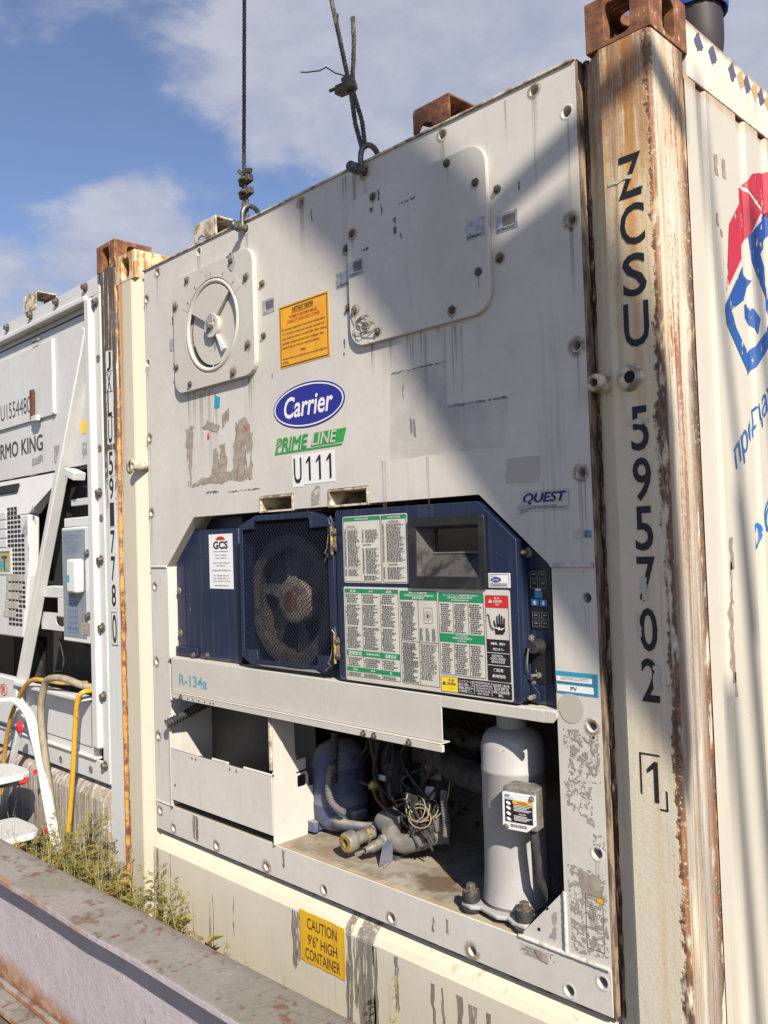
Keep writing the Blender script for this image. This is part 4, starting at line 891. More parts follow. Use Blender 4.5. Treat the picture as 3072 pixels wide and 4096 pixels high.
# function / alarm codes
b1 = board(1.382, 1.545, 1.652, 1.743, None)
def frame(p, x0, z0, x1, z1, y=SY - .0012, w=.0012, m='ink'):
    MB().prism(rrect(x0, z0, x1, z1, .004, 3), 'xz', y - .0003, y, [rrect(x0 + w, z0 + w, x1 - w, z1 - w, .003, 3)]).build('printed_frame', M[m], p)
def fill(p, x0, z0, x1, z1, m, y=SY - .0011, name='printed_band'): return MB().prism(rect(x0, z0, x1, z1), 'xz', y - .0002, y).build(name, M[m], p)
TY = SY - .0022
for a, b, s, ht in ((1.385, 1.545, 'FUNCTION CODES', (1.437, 1.495)), (1.549, 1.649, 'ALARM CODES', (1.575, 1.626))):
    frame(b1, a, 1.548, b, 1.740); fill(b1, a + .001, 1.7285, b - .001, 1.739, 'green'); text(s, ht[0], 1.7312, ht[1], 1.7365, TY, M['white'], b1, off=.01)
text('CONTROLLER', 1.400, 1.7105, 1.438, 1.7145, TY, M['ink'], b1, off=.02); text('CONTROLLER', 1.577, 1.7195, 1.620, 1.7240, TY, M['ink'], b1, off=.02)
text('Display Only Functions', 1.390, 1.7035, 1.446, 1.7075, TY, M['ink'], b1); text('DataCORDER', 1.470, 1.655, 1.506, 1.6595, TY, M['ink'], b1, off=.02); text('DataCORDER', 1.575, 1.597, 1.612, 1.6015, TY, M['ink'], b1, off=.02)
text('Display / Select Functions', 1.390, 1.588, 1.455, 1.592, TY, M['ink'], b1)
for x0, z0, x1, z1, n in ((1.390, 1.594, 1.400, 1.702, 27), (1.404, 1.594, 1.462, 1.702, 27), (1.390, 1.565, 1.400, 1.586, 5), (1.404, 1.565, 1.462, 1.586, 5), (1.468, 1.664, 1.477, 1.702, 10), (1.482, 1.664, 1.540, 1.702, 10), (1.468, 1.572, 1.477, 1.648, 19), (1.482, 1.572, 1.544, 1.648, 19), (1.472, 1.553, 1.540, 1.568, 3),
                         (1.554, 1.606, 1.562, 1.717, 29), (1.570, 1.606, 1.648, 1.717, 29), (1.554, 1.557, 1.562, 1.592, 9), (1.570, 1.557, 1.644, 1.592, 9)):
    printlines(x0, z0, x1, z1, n, TY, M['ink'], b1, rgp, .95, 0, .42, .010)
# big instruction board
b2 = board(1.378, 1.254, 1.999, 1.533, None)
frame(b2, 1.383, 1.267, 1.608, 1.527); frame(b2, 1.614, 1.266, 1.755, 1.525); frame(b2, 1.760, 1.304, 1.915, 1.522); frame(b2, 1.920, 1.301, 1.994, 1.519); frame(b2, 1.759, 1.258, 1.995, 1.299)
for x in (1.458, 1.535): fill(b2, x - .0006, 1.268, x + .0006, 1.526, 'ink', SY - .0014)
for z0, z1 in ((1.515, 1.5265), (1.328, 1.345), (1.282, 1.295)): fill(b2, 1.384, z0, 1.607, z1, 'green')
for s, a, b, z0, z1 in (('始 動', 1.408, 1.432, 1.5165, 1.5245), ('START', 1.488, 1.505, 1.518, 1.5225), ('启动', 1.560, 1.582, 1.5165, 1.5245), ('温度設定', 1.392, 1.452, 1.3305, 1.3425), ('TEMPERATURE SETTING', 1.470, 1.526, 1.3335, 1.3395), ('温度设定', 1.548, 1.594, 1.3305, 1.3415), ('停止', 1.412, 1.432, 1.2845, 1.2925), ('STOP', 1.488, 1.504, 1.286, 1.291), ('停', 1.566, 1.575, 1.2845, 1.2925)):
    text(s, a, z0, b, z1, TY, M['white'], b2, off=.012)
for a, b in ((1.388, 1.455), (1.462, 1.531), (1.539, 1.603)):
    for z0, z1, n in ((1.485, 1.513, 5), (1.420, 1.482, 13), (1.350, 1.416, 14), (1.298, 1.325, 5), (1.270, 1.280, 2)): printlines(a, z0, b, z1, n, TY, M['ink'], b2, rgp, .95, .004, .45, .008)
fill(b2, 1.615, 1.500, 1.754, 1.524, 'green'); text('温度レコーダの操作手順', 1.650, 1.5165, 1.718, 1.5225, TY, M['white'], b2, off=.008); text('TEMPERATURE RECORDER OPERATION', 1.632, 1.5095, 1.742, 1.5150, TY, M['white'], b2, off=.012); text('温度记录器操作', 1.662, 1.5025, 1.708, 1.5085, TY, M['white'], b2, off=.008)
fill(b2, 1.6835, 1.267, 1.6847, 1.499, 'ink', SY - .0014); fill(b2, 1.615, 1.384, 1.754, 1.3852, 'ink', SY - .0014)
printlines(1.619, 1.388, 1.681, 1.496, 22, TY, M['ink'], b2, rgp, .95, .003, .5, .007); printlines(1.619, 1.270, 1.681, 1.381, 23, TY, M['ink'], b2, rgp, .97, .003, .55, .007); printlines(1.688, 1.282, 1.752, 1.381, 22, TY, M['ink'], b2, rgp, .97, .003, .38, .010)
for x0, x1 in ((1.688, 1.703), (1.710, 1.727), (1.733, 1.750)): printlines(x0, 1.389, x1, 1.425, 9, TY, M['ink'], b2, rgp, .9, 0, .45, .006)
frame(b2, 1.704, 1.437, 1.736, 1.480, w=.0006)
MB().prism(circ(1.720, 1.458, .0135, 20), 'xz', TY - .0002, TY, [circ(1.720, 1.458, .0130, 20)]).build('recorder_dial', M['ink'], b2)
mb = MB()
for k in range(10):
    a = k * math.pi / 5; mb.prism([(1.720 + .001 * math.cos(a + 1.57), 1.458 + .001 * math.sin(a + 1.57)), (1.720 + .013 * math.cos(a), 1.458 + .013 * math.sin(a)), (1.720 - .0002 * math.cos(a + 1.57), 1.458 - .0002 * math.sin(a + 1.57))], 'xz', TY - .0002, TY)
mb.build('recorder_dial', M['ink'], b2)
fill(b2, 1.761, 1.498, 1.914, 1.521, 'green'); fill(b2, 1.761, 1.391, 1.914, 1.414, 'green')
for s, a, b, z0, z1 in (('ディスプレイ 選択機能の設定', 1.778, 1.895, 1.5145, 1.5185), ('DISPLAY/SELECT FUNCTION SETTING', 1.793, 1.878, 1.5075, 1.5130), ('显示屏/选择功能设定', 1.805, 1.866, 1.5015, 1.5055), ('水冷式操作', 1.816, 1.860, 1.4080, 1.4120), ('WATER-COOLED OPERATION', 1.806, 1.872, 1.4005, 1.4060), ('水冷式操作', 1.824, 1.854, 1.3940, 1.3980)): text(s, a, z0, b, z1, TY, M['white'], b2, off=.01)
for x in (1.811, 1.863): fill(b2, x - .0005, 1.305, x + .0005, 1.391, 'ink', SY - .0014); fill(b2, x - .0005, 1.414, x + .0005, 1.498, 'ink', SY - .0014)
for a, b in ((1.766, 1.808), (1.815, 1.860), (1.867, 1.911)):
    printlines(a, 1.417, b, 1.495, 14, TY, M['ink'], b2, rgp, .95, .003, .45, .007); printlines(a, 1.308, b, 1.388, 14, TY, M['ink'], b2, rgp, .95, .003, .45, .007)
# danger column
fill(b2, 1.921, 1.487, 1.993, 1.518, 'red'); fill(b2, 1.921, 1.302, 1.993, 1.407, 'black')
for s, a, b, z0, z1 in (('危 険', 1.950, 1.967, 1.5090, 1.5145), ('DANGER', 1.946, 1.975, 1.5000, 1.5070), ('危险', 1.953, 1.964, 1.4935, 1.4980)): text(s, a, z0, b, z1, TY, M['white'], b2, off=.012)
MB().prism([(1.931, 1.500), (1.943, 1.500), (1.937, 1.510)], 'xz', TY - .0002, TY).build('warning_triangle', M['white'], b2)
for z in (1.373, 1.3415): fill(b2, 1.922, z - .0006, 1.992, z + .0006, 'white', TY)
for s, a, b, z0, z1 in (('扉裏側、感電の', 1.934, 1.980, 1.393, 1.400), ('危険あり。', 1.940, 1.976, 1.379, 1.386), ('ELECTRICAL', 1.937, 1.972, 1.3625, 1.3685), ('SHOCK HAZARD', 1.932, 1.979, 1.3550, 1.3610), ('BEHIND DOOR', 1.935, 1.977, 1.3475, 1.3535), ('门后有', 1.941, 1.971, 1.325, 1.334), ('触电危险', 1.936, 1.978, 1.310, 1.319)): text(s, a, z0, b, z1, TY, M['white'], b2, off=.01)
hand = [(1.951, 1.421), (1.976, 1.421), (1.976, 1.426), (1.981, 1.427), (1.982, 1.462), (1.978, 1.4635), (1.9770, 1.446), (1.9745, 1.446), (1.9745, 1.468), (1.9705, 1.468), (1.9700, 1.447), (1.9675, 1.447), (1.9672, 1.472), (1.9632, 1.472), (1.9628, 1.447), (1.9602, 1.446), (1.9595, 1.467), (1.9557, 1.467), (1.9555, 1.442), (1.9530, 1.441), (1.9490, 1.456), (1.9452, 1.455), (1.9490, 1.437), (1.9500, 1.428)]
MB().prism(hand, 'xz', TY - .0002, TY).build('hand_symbol', M['black'], b2)
MB().prism([(1.946, 1.4365), (1.956, 1.4400), (1.955, 1.4365), (1.966, 1.4390), (1.965, 1.4345), (1.982, 1.4385), (1.969, 1.4305), (1.970, 1.4335), (1.959, 1.4305), (1.960, 1.4340)], 'xz', TY - .0005, TY - .0003).build('spark_symbol', M['white'], b2)
MB().tube([(1.926, TY - .0002, 1.470), (1.931, TY - .0002, 1.468), (1.933, TY - .0002, 1.455), (1.937, TY - .0002, 1.440), (1.942, TY - .0002, 1.434), (1.947, TY - .0002, 1.433)], .0011, 6).build('wire_symbol', M['black'], b2)
# caution strip
fill(b2, 1.760, 1.259, 1.8175, 1.298, 'yellow'); fill(b2, 1.8177, 1.259, 1.994, 1.298, 'black')
MB().prism([(1.765, 1.277), (1.777, 1.277), (1.771, 1.287)], 'xz', TY - .0002, TY).build('warning_triangle', M['black'], b2)
text('注 意', 1.786, 1.287, 1.806, 1.294, TY, M['ink'], b2, off=.01); text('CAUTION', 1.780, 1.277, 1.811, 1.2845, TY, M['ink'], b2, off=.015); text('小心', 1.791, 1.267, 1.802, 1.272, TY, M['ink'], b2)
for s, a, b in (('コンテナにアーク溶\n接を行う際は、この\n扉裏側に貼付のラベ\nルの指示従うこと。', 1.821, 1.872), ('BEFORE PERFORMING ARC\nWELDING OPERATIONS ON\nTHIS CONTAINER, FOLLOW\nINSTRUCTIONS ON LABEL\nBEHIND THIS DOOR', 1.878, 1.929), ('在此冻柜上进行电\n焊之前 请按门后\n标签上的说明步骤\n操作。', 1.937, 1.988)): text(s, a, 1.262, b, 1.295, TY, M['white'], b2, off=.006)
for x in (1.8745, 1.9325): fill(b2, x - .0005, 1.262, x + .0005, 1.296, 'white', TY)
b3 = card('inspection_sticker', rect(1.933, 1.5385, 2.002, 1.5755), SY, M['white'], cbox, .0008)
frame(b3, 1.936, 1.541, 1.999, 1.573, w=.0006); text('INSPECTED BY', 1.939, 1.5675, 1.964, 1.5700, TY, M['ink'], b3)
card('oval_emblem', [(1.957 + .017 * math.cos(t * .2618), 1.5590 + .0065 * math.sin(t * .2618)) for t in range(24)], SY - .0012, M['cblue'], b3, .0003); text('Carrier', 1.945, 1.5555, 1.969, 1.5630, TY, M['white'], b3, shear=.25)
text('TRANSICOLD', 1.940, 1.5460, 1.994, 1.5510, TY, M['black'], b3, off=.015, shear=.2); fill(b3, 1.940, 1.5435, 1.992, 1.5445, 'ink')
# keypad strip right of the door
kp = MB().prism([(2.0245, 1.248), (2.109, 1.248), (2.109, 1.594), (2.0245, 1.66)], 'xz', .044, .050).build('side_panel', M['navy'], unit)
kpb = MB().prism(rrect(2.030, 1.434, 2.094, 1.588, .006, 3), 'xz', .0415, .0435).build('keypad', M['bplastic'], kp, bevel=.001)
KY = .0405
for x0, z0, x1, z1 in ((2.034, 1.560, 2.056, 1.578), (2.060, 1.560, 2.082, 1.578), (2.034, 1.536, 2.056, 1.556), (2.060, 1.536, 2.082, 1.556), (2.036, 1.460, 2.058, 1.476), (2.063, 1.460, 2.085, 1.476), (2.036, 1.440, 2.058, 1.456), (2.063, 1.440, 2.085, 1.456)):
    k = MB().prism(rect(x0, z0, x1, z1), 'xz', KY - .0012, KY).build('key', M['bplastic'], kpb, bevel=.0005);
    MB().prism(rect(x0, z0, x1, z1), 'xz', KY - .0016, KY - .0014, [rect(x0 + .0006, z0 + .0006, x1 - .0006, z1 - .0006)]).box(x0 + .006, x1 - .006, KY - .0016, KY - .0014, z1 - .008, z1 - .006).build('key_print', M['silver'], kpb)
for x0, z0, x1, z1 in ((2.045, 1.5115, 2.069, 1.5280), (2.034, 1.4920, 2.056, 1.5085), (2.060, 1.4915, 2.082, 1.5080)): MB().prism(rect(x0, z0, x1, z1), 'xz', KY - .0015, KY).build('key', M['keyblue'], kpb, bevel=.0006)
for cx, s in ((2.045, 1), (2.071, -1)):
    cz = 1.500; MB().prism([(cx - .0025, cz - s * .005), (cx + .0025, cz - s * .005), (cx + .0025, cz), (cx + .006, cz), (cx, cz + s * .006), (cx - .006, cz), (cx - .0025, cz)], 'xz', KY - .0022, KY - .0018).build('arrow_print', M['white'], kpb)
card('oval_emblem', [(2.056 + .010 * math.cos(t * .3927), 1.5322 + .0032 * math.sin(t * .3927)) for t in range(16)], KY - .0012, M['white'], kpb, .0003); text('Carrier', 2.0485, 1.5304, 2.0635, 1.5342, KY - .0018, M['ink'], kpb, shear=.25)
MB().prism(rrect(2.028, 1.300, 2.086, 1.412, .004, 3), 'xz', .0415, .0435).build('switch_plate', M['bplastic'], kp, bevel=.001)
MB().lathe([(.0, .030), (.014, .030), (.0155, .026), (.0155, .004), (.020, .003), (.020, 0)], (2.052, .0413, 1.391), (0, -1, 0), 20).build('remote_socket', M['rubber'], kp, 40)
MB().tube([(2.043, .008, 1.389), (2.041, .006, 1.375), (2.0385, .006, 1.355), (2.036, .008, 1.338), (2.033, .016, 1.330)], .0022, 6).build('cap_lanyard', M['dullmetal'], kp, 60)
MB().lathe([(.008, 0), (.008, .006), (.0045, .008), (.0035, .022), (.0045, .026), (0, .028)], (2.049, .0413, 1.319), (-.25, -1, .1), 12).build('toggle_switch', M['dullmetal'], kp, 40)
text('RM', 2.074, 1.3865, 2.083, 1.3930, .0425, M['silver'], kp); text('ST', 2.074, 1.3145, 2.081, 1.3205, .0425, M['silver'], kp); text('I', 2.040, 1.3270, 2.0410, 1.3325, .0405, M['white'], kp); text('0', 2.039, 1.3085, 2.0425, 1.3135, .0405, M['white'], kp)
for x, z in ((2.010, 1.410), (2.011, 1.303)): link('door_screw', hexbolt_mesh('door_screw', M['dullmetal'], .0065, .004, True), kp, (x + .018, .043, z))
for x, y_, z in ((2.030, .030, 1.626), (2.036, .028, 1.266)):
    MB().lathe([(.013, 0), (.013, .006), (.006, .007), (.006, .028), (.0035, .032), (0, .032)], (x, y_ + .014, z), (0, -1, 0), 16).build('latch_stud', M['steel'], kp, 40)
MB().prism([(2.0245, 1.252), (2.052, 1.252), (2.052, 1.275), (2.0245, 1.304)], 'xz', .034, .040).build('latch_bracket', M['navy'], kp, bevel=.001)
# ---------------- lower bay machinery
FZ = .668
comp = MB().lathe([(0, 0), (.055, .0), (.080, .012), (.095, .04), (.097, .09), (.097, .098), (.095, .10), (.095, .21), (.097, .213), (.097, .222), (.095, .226), (.093, .245), (.075, .282), (.045, .300), (0, .305)], (1.03, .265, FZ + .006), (0, 0, 1), 36).build('compressor', M['dustnavy'], unit, 45)
MB().prism([(-.004, 0), (.030, 0), (.034, .012), (.022, .030), (.030, .045), (.012, .062), (-.004, .055)], 'xy', FZ + .012, FZ + .045).build('compressor_foot', M['dustnavy'], comp).location = (.99, .152, 0)
MB().box(1.085, 1.145, .23, .29, FZ + .05, FZ + .085).build('compressor_foot', M['dustnavy'], comp, bevel=.008)
MB().tube([(1.075, .20, .722), (1.11, .185, .724), (1.16, .185, .726), (1.22, .20, .730), (1.265, .208, .738), (1.283, .195, .742), (1.283, .175, .736)], [.022, .019, .0165, .015, .015, .017, .018], 14).build('suction_pipe', M['dustnavy'], comp, 60)
MB().lathe([(.024, 0), (.026, .012), (.020, .018)], (1.068, .203, .722), (1, -.3, 0), 16).build('pipe_flange', M['dustnavy'], comp, 50)
cp = Vector((1.282, .178, .731))
MB().lathe([(.019, 0), (.019, .022), (.0235, .024), (.0235, .034), (.021, .036), (.021, .072), (.027, .078), (.0325, .082), (.0325, .112), (.030, .116)], cp, (-.04, -1, -.04), 24).build('hose_coupling', M['dullmetal'], unit, 40)
MB().lathe([(.0235, .0235), (.0242, .029), (.0235, .0345)], cp, (-.04, -1, -.04), 24).build('coupling_band', M['brass'], unit, 40)
MB().lathe([(.030, .115), (.0265, .118), (.0135, .118), (.0125, .095), (0, .095)], cp, (-.04, -1, -.04), 24).build('coupling_face', M['brass'], unit, 40)
p2 = Vector((1.350, .185, .722))
MB().lathe([(.021, 0), (.021, .035), (.0175, .037), (.0165, .075), (.0115, .083), (.0105, .100), (.0065, .100), (.006, .080), (0, .080)], p2, (-.10, -1, -.10), 18).build('service_pipe', M['dullmetal'], unit, 40)
MB().lathe([(.023, -.02), (.0235, .030), (.0215, .032)], p2, (-.10, -1, -.10), 18).build('pipe_clamp', M['dustnavy'], unit, 40)
MB().prism([(1.353, .150), (1.378, .130), (1.405, .10), (1.408, .104), (1.385, .16)], 'xy', FZ + .001, FZ + .004).prism([(.10, FZ + .0045), (.155, FZ + .0045), (.160, FZ + .06), (.135, FZ + .075), (.12, FZ + .065)], 'yz', 1.387, 1.391).build('pipe_bracket', M['dustnavy'], unit)
MB().box(1.16, 1.39, .17, .30, FZ + .0008, FZ + .010).build('base_plate', M['navy'], unit)
MB().tube([(1.350, .215, .80), (1.340, .21, .770), (1.345, .195, .742), (1.375, .185, .720), (1.41, .195, .718), (1.46, .215, .735), (1.50, .235, .755), (1.54, .26, .76)], [.030, .031, .031, .031, .030, .029, .028, .028], 16).build('insulated_pipe', M['insul'], unit, 60)
MB().tube([(1.31, .20, .775), (1.36, .185, .758)], .033, 14).build('insulation_band', M['insul'], unit, 50)
# wiring bundle, coil of pale wire
rw = random.Random(5); mbw = MB()
for k in range(5):
    cx, cy, cz = 1.475 + rw.uniform(-.025, .025), .205 + rw.uniform(-.02, .02), .825 + rw.uniform(-.01, .012); rx, rz = rw.uniform(.026, .050), rw.uniform(.020, .034); tl = rw.uniform(-.3, .3)
    mbw.tube([(cx + rx * math.cos(t * .42), cy + .02 * math.sin(t * .42 + tl), cz + rz * math.sin(t * .42) + tl * rx * math.cos(t * .42) * .5) for t in range(15)], .0017, 5, closed=True)
mbw.tube([(1.418, .205, .872), (1.416, .20, .858), (1.43, .195, .835), (1.45, .19, .825)], .0022, 5); mbw.tube([(1.53, .21, .82), (1.56, .215, .85), (1.565, .23, .89), (1.55, .26, .93), (1.50, .28, .93)], .0022, 5)
mbw.build('wire_coil', mat('pale_wire', lambda g: dict(color=(.30, .24, .15), rough=.6)), unit, 60)
mbw = MB()
for k in range(16):
    a = Vector((1.42 + rw.uniform(-.03, .10), .235 + rw.uniform(-.03, .03), .86 + rw.uniform(-.03, .03))); b = Vector((1.47 + rw.uniform(-.05, .06), .21 + rw.uniform(-.03, .03), .745 + rw.uniform(-.02, .02))); mid = (a + b) / 2 + Vector((rw.uniform(-.05, .05), -.03, rw.uniform(-.01, .01)))
    mbw.tube([a.lerp(mid, t) .lerp(mid.lerp(b, t), t) for t in [i / 7 for i in range(8)]], .0035, 5)
mbw.build('cable_bundle', M['rubber'], unit, 60)
for k, (x, y_, z, w, h) in enumerate(((1.420, .225, .845, .045, .055), (1.445, .215, .78, .03, .06), (1.50, .215, .77, .028, .045), (1.525, .23, .80, .03, .05))):
    MB().obox((x, y_, z), Vector((1, .2, .15 * (k - 1))).normalized(), Vector((-.2, 1, 0)).normalized(), Vector((-.15 * (k - 1), 0, 1)).normalized(), w / 2, .014, h / 2).build('connector', M['rubber' if k % 2 == 0 else 'insul'], unit, bevel=.004)
def conduit(pts, r, name='ribbed_conduit', m='rubber'):
    P_ = []
    for a, b, c_ in zip(pts, pts[1:], pts[2:]):
        a, b, c_ = Vector(a), Vector(b), Vector(c_)
        for i in range(24):
            t = i / 24; P_.append(((a + b) / 2).lerp(b, t).lerp(b.lerp((b + c_) / 2, t), t))
    MB().tube(P_, [r + (r * .14 if i % 4 < 2 else -r * .08) for i in range(len(P_))], 10).build(name, M[m], unit, 60)
conduit([(1.135, .16, .97), (1.105, .15, .88), (1.10, .15, .81), (1.14, .16, .775), (1.19, .17, .775)], .011, m='insul')
conduit([(1.545, .24, .92), (1.55, .225, .88), (1.565, .215, .83), (1.572, .21, .79), (1.572, .205, .755)], .0115, m='insul')
conduit([(1.12, .17, 1.08), (1.125, .165, .98), (1.12, .16, .90), (1.115, .165, .82)], .012)
# filter drier, valve block, black insulated lines
MB().lathe([(0, 0), (.012, 0), (.012, .03), (.030, .045), (.046, .065), (.047, .18), (.036, .205), (.012, .215), (.012, .26), (0, .26)], (1.235, .335, .76), (0, 0, 1), 24).build('filter_drier', M['rubber'], unit, 40)
MB().prism([(1.205, .862), (1.236, .862), (1.236, .880), (1.205, .880)], 'xz', .2862, .2872).build('drier_label', M['white'], unit)
MB().tube([(1.45, .30, 1.00), (1.56, .27, .965), (1.68, .25, .955), (1.80, .26, .98)], [.040, .044, .046, .046], 14).build('suction_line', M['rubber'], unit, 60)
MB().tube([(1.30, .40, 1.12), (1.42, .34, 1.06), (1.60, .33, 1.03), (1.74, .34, 1.06)], .034, 12).build('suction_line', M['rubber'], unit, 60)
MB().tube([(1.75, .22, 1.12), (1.73, .23, 1.0), (1.72, .24, .88), (1.71, .26, .80)], [.02, .022, .030, .024], 10).build('discharge_line', M['rubber'], unit, 60)
MB().tube([(1.36, .36, 1.05), (1.36, .35, .93), (1.365, .34, .84)], .013, 10).build('discharge_line', mat('oxidised_copper', lambda g: dict(color=(.10, .05, .03), rough=.5, metal=.4)), unit, 60)
MB().box(1.32, 1.40, .33, .37, .93, 1.00).build('valve_block', M['rubber'], unit, bevel=.006)
MB().box(1.415, 1.475, .300, .305, .90, .985).build('tie_bracket', M['dullmetal'], unit, bevel=.002)
MB().prism([(1.425, .885), (1.470, .888), (1.475, .84), (1.462, .80), (1.44, .795), (1.418, .83)], 'xz', .270, .274).build('torn_label', M['white'], unit)
# more small bore piping, straps and dirty cables behind
cop = MATS['oxidised_copper']
for pts, r in (([(1.16, .30, 1.08), (1.17, .29, .97), (1.20, .28, .90), (1.20, .27, .82), (1.27, .26, .78), (1.34, .26, .78)], .008), ([(1.14, .33, 1.08), (1.15, .33, .95), (1.16, .32, .86), (1.25, .31, .72), (1.36, .31, .70)], .010), ([(1.40, .38, 1.09), (1.40, .36, .98), (1.44, .33, .92), (1.46, .30, .88), (1.46, .28, .80)], .008),
               ([(1.58, .38, 1.08), (1.59, .36, .95), (1.62, .34, .90), (1.70, .32, .90), (1.78, .31, .92)], .011), ([(1.64, .40, 1.10), (1.66, .38, .90), (1.66, .37, .72)], .009), ([(1.30, .25, .79), (1.38, .27, .84), (1.44, .28, .92), (1.46, .30, 1.02)], .007)):
    MB().tube(smooth_path(pts, 8), r, 8).build('refrigerant_pipe', cop if r < .0105 else M['rubber'], unit, 60)
rc_ = random.Random(31)
for k in range(14):
    x0_ = rc_.uniform(1.15, 1.70); pts = [(x0_ + rc_.uniform(-.03, .03), rc_.uniform(.26, .38), 1.08), (x0_ + rc_.uniform(-.06, .06), rc_.uniform(.24, .36), .97), (x0_ + rc_.uniform(-.10, .10), rc_.uniform(.22, .36), .87 + rc_.uniform(-.04, .04)), (x0_ + rc_.uniform(-.14, .14), rc_.uniform(.26, .38), .78 + rc_.uniform(-.05, .06))]
    MB().tube(smooth_path(pts, 8), rc_.uniform(.003, .007), 6).build('loose_cable', M['rubber'], unit, 60)
for x, y_, z in ((1.21, .27, .85), (1.45, .29, .95), (1.66, .36, .85), (1.37, .345, .90), (1.60, .33, .93), (1.30, .30, .74)): MB().lathe([(.014, 0), (.018, .004), (.018, .016), (.014, .020), (.009, .028), (0, .028)], (x, y_, z), (rc_.uniform(-1, 1), -1, rc_.uniform(-.3, .6)), 6).build('pipe_fitting', M['brass' if rc_.random() < .4 else 'oldbolt'], unit, 40)
for x, z in ((1.41, .83), (1.48, .75), (1.44, .79)): MB().tube([(x + .03 * math.cos(t * .52), .19 + .012 * math.sin(t), z + .028 * math.sin(t * .52)) for t in range(13)], .0028, 5).build('loose_cable', M['rubber'], unit, 60)
# back plates with empty holes
for a, b, z0, z1 in ((1.26, 1.285, .668, 1.05), (1.30, 1.57, .668, .915), (1.575, 1.70, .668, .90)): MB().box(a, b, .435, .4485, z0, z1).build('back_plate', M['alu_shade'], unit, bevel=.002)
for x, z in ((1.315, .94), (1.50, .87), (1.505, .74), (1.56, .885), (1.56, .725), (1.64, .87), (1.64, .70), (1.46, .78)): MB().prism(circ(x, z, .010, 12), 'xz', .4335, .4345).build('plate_hole', M['void'], unit)

# ---------------- receiver tank with terminal box, foot plate and mounts
tx, ty = 1.886, .135
tank = MB().lathe([(0, .008), (.085, .008), (.094, .020), (.090, .045), (.0865, .09), (.085, .16), (.085, .355), (.0868, .358), (.0868, .365), (.085, .368), (.085, .42), (.079, .445), (.062, .463), (.040, .470), (.040, .54), (0, .54)], (tx, ty, FZ + .018), (0, 0, 1), 48).build('receiver_tank', M['tank'], unit, 40)
foot = [(1.775, .030), (1.812, .022), (1.835, .038), (1.865, .030), (1.900, .022), (1.925, .034), (1.948, .022), (1.990, .022), (2.000, .052), (1.975, .085), (1.975, .24), (1.79, .24), (1.80, .085), (1.772, .060)]
MB().prism(foot, 'xy', FZ + .014, FZ + .026).build('tank_foot', M['tank'], tank, bevel=.004)
for x, y_ in ((1.796, .048), (1.972, .045)):
    m_ = MB().lathe([(.024, 0), (.029, .006), (.029, .013), (.018, .0138)], (x, y_, FZ + .0005), (0, 0, 1), 20).lathe([(.020, .0265), (.024, .030), (.024, .050), (.022, .053), (0, .053)], (x, y_, FZ + .0005), (0, 0, 1), 20).build('rubber_mount', M['rubber'], tank, 40)
    MB().lathe([(.022, .0535), (.022, .057), (.0135, .0575), (.0135, .070), (.011, .073), (0, .073)], (x, y_, FZ + .0005), (0, 0, 1), 6).build('mount_bolt', M['oldbolt'], m_, 35)
# terminal box on its front, turned slightly towards the right
tb = Vector((1.986, .040, .984)); ax = Vector((.985, .17, 0)).normalized(); ay = Vector((-.17, .985, 0)).normalized()
def tp(u, d, z): return tb + ax * (u * .88) - ay * d + Vector((0, 0, z * .86))
bxm = MB(); bxm.add([tp(u, d, z) for d in (-.04, .022) for u, z in ((-.052, -.060), (.052, -.060), (.052, .060), (-.052, .060))], [(0, 1, 2, 3), (7, 6, 5, 4), (0, 4, 5, 1), (1, 5, 6, 2), (2, 6, 7, 3), (3, 7, 4, 0)])
tbox = bxm.build('terminal_box', M['dullmetal'], tank, bevel=.004)
lid = MB(); lpz = [(-.046, -.062), (.024, -.062), (.052, -.040), (.053, .046), (-.050, .046), (-.052, -.050)]
lid.add([tp(u, .0225, z) for u, z in lpz] + [tp(u, .030, z) for u, z in lpz], [tuple(range(6)), tuple(range(11, 5, -1))] + [(i, (i + 1) % 6, (i + 1) % 6 + 6, i + 6) for i in range(6)])
lid = lid.build('box_lid', M['plastic_w'], tbox, bevel=.0015)
def tpoly(name, pts, d, m, p): MB().add([tp(u, d, z) for u, z in pts], [tuple(range(len(pts)))]).build(name, M[m], p)
def ttext(s, u0, z0, u1, z1, m, **k): text(s, u0, z0, u1, z1, 0, M[m], lid, fx=lambda a, b: tp(a, .0314, b), **k)
tpoly('warning_print', [(-.042, -.038), (.045, -.038), (.045, .026), (-.042, .026)], .0305, 'black', lid); tpoly('warning_band', [(-.017, .016), (.0445, .016), (.0445, .0255), (-.017, .0255)], .0308, 'orange', lid)
tpoly('oval_emblem', [(-.034 + .009 * math.cos(t * .4), .037 + .0033 * math.sin(t * .4)) for t in range(16)], .0306, 'cblue', lid); ttext('TRANSICOLD', -.044, .029, -.013, .0318, 'cblue', off=.01); ttext('WARNING', -.002, .0185, .030, .0232, 'black', off=.01); ttext('CAUTION', .002, -.014, .024, -.0095, 'white', off=.01); ttext('Carrier', -.0405, .0352, -.0275, .039, 'white', shear=.2)
mbp = MB()
for k, z in enumerate([.012, .008, .004, 0, -.004, -.019, -.023, -.027, -.031]): mbp.add([tp(u, .0309, z + q) for u, q in ((-.014, 0), (.042 - .008 * (k % 3), 0), (.042 - .008 * (k % 3), .0016), (-.014, .0016))], [(0, 1, 2, 3)])
for z in (.016, .002, -.014, -.030): mbp.add([tp(-.030 + .0075 * math.cos(t * .785 + .4), .0309, z + .0055 * math.sin(t * .785)) for t in range(8)], [tuple(range(8))])
mbp.build('small_print', M['white'], lid); mbp = MB(); u = -.025
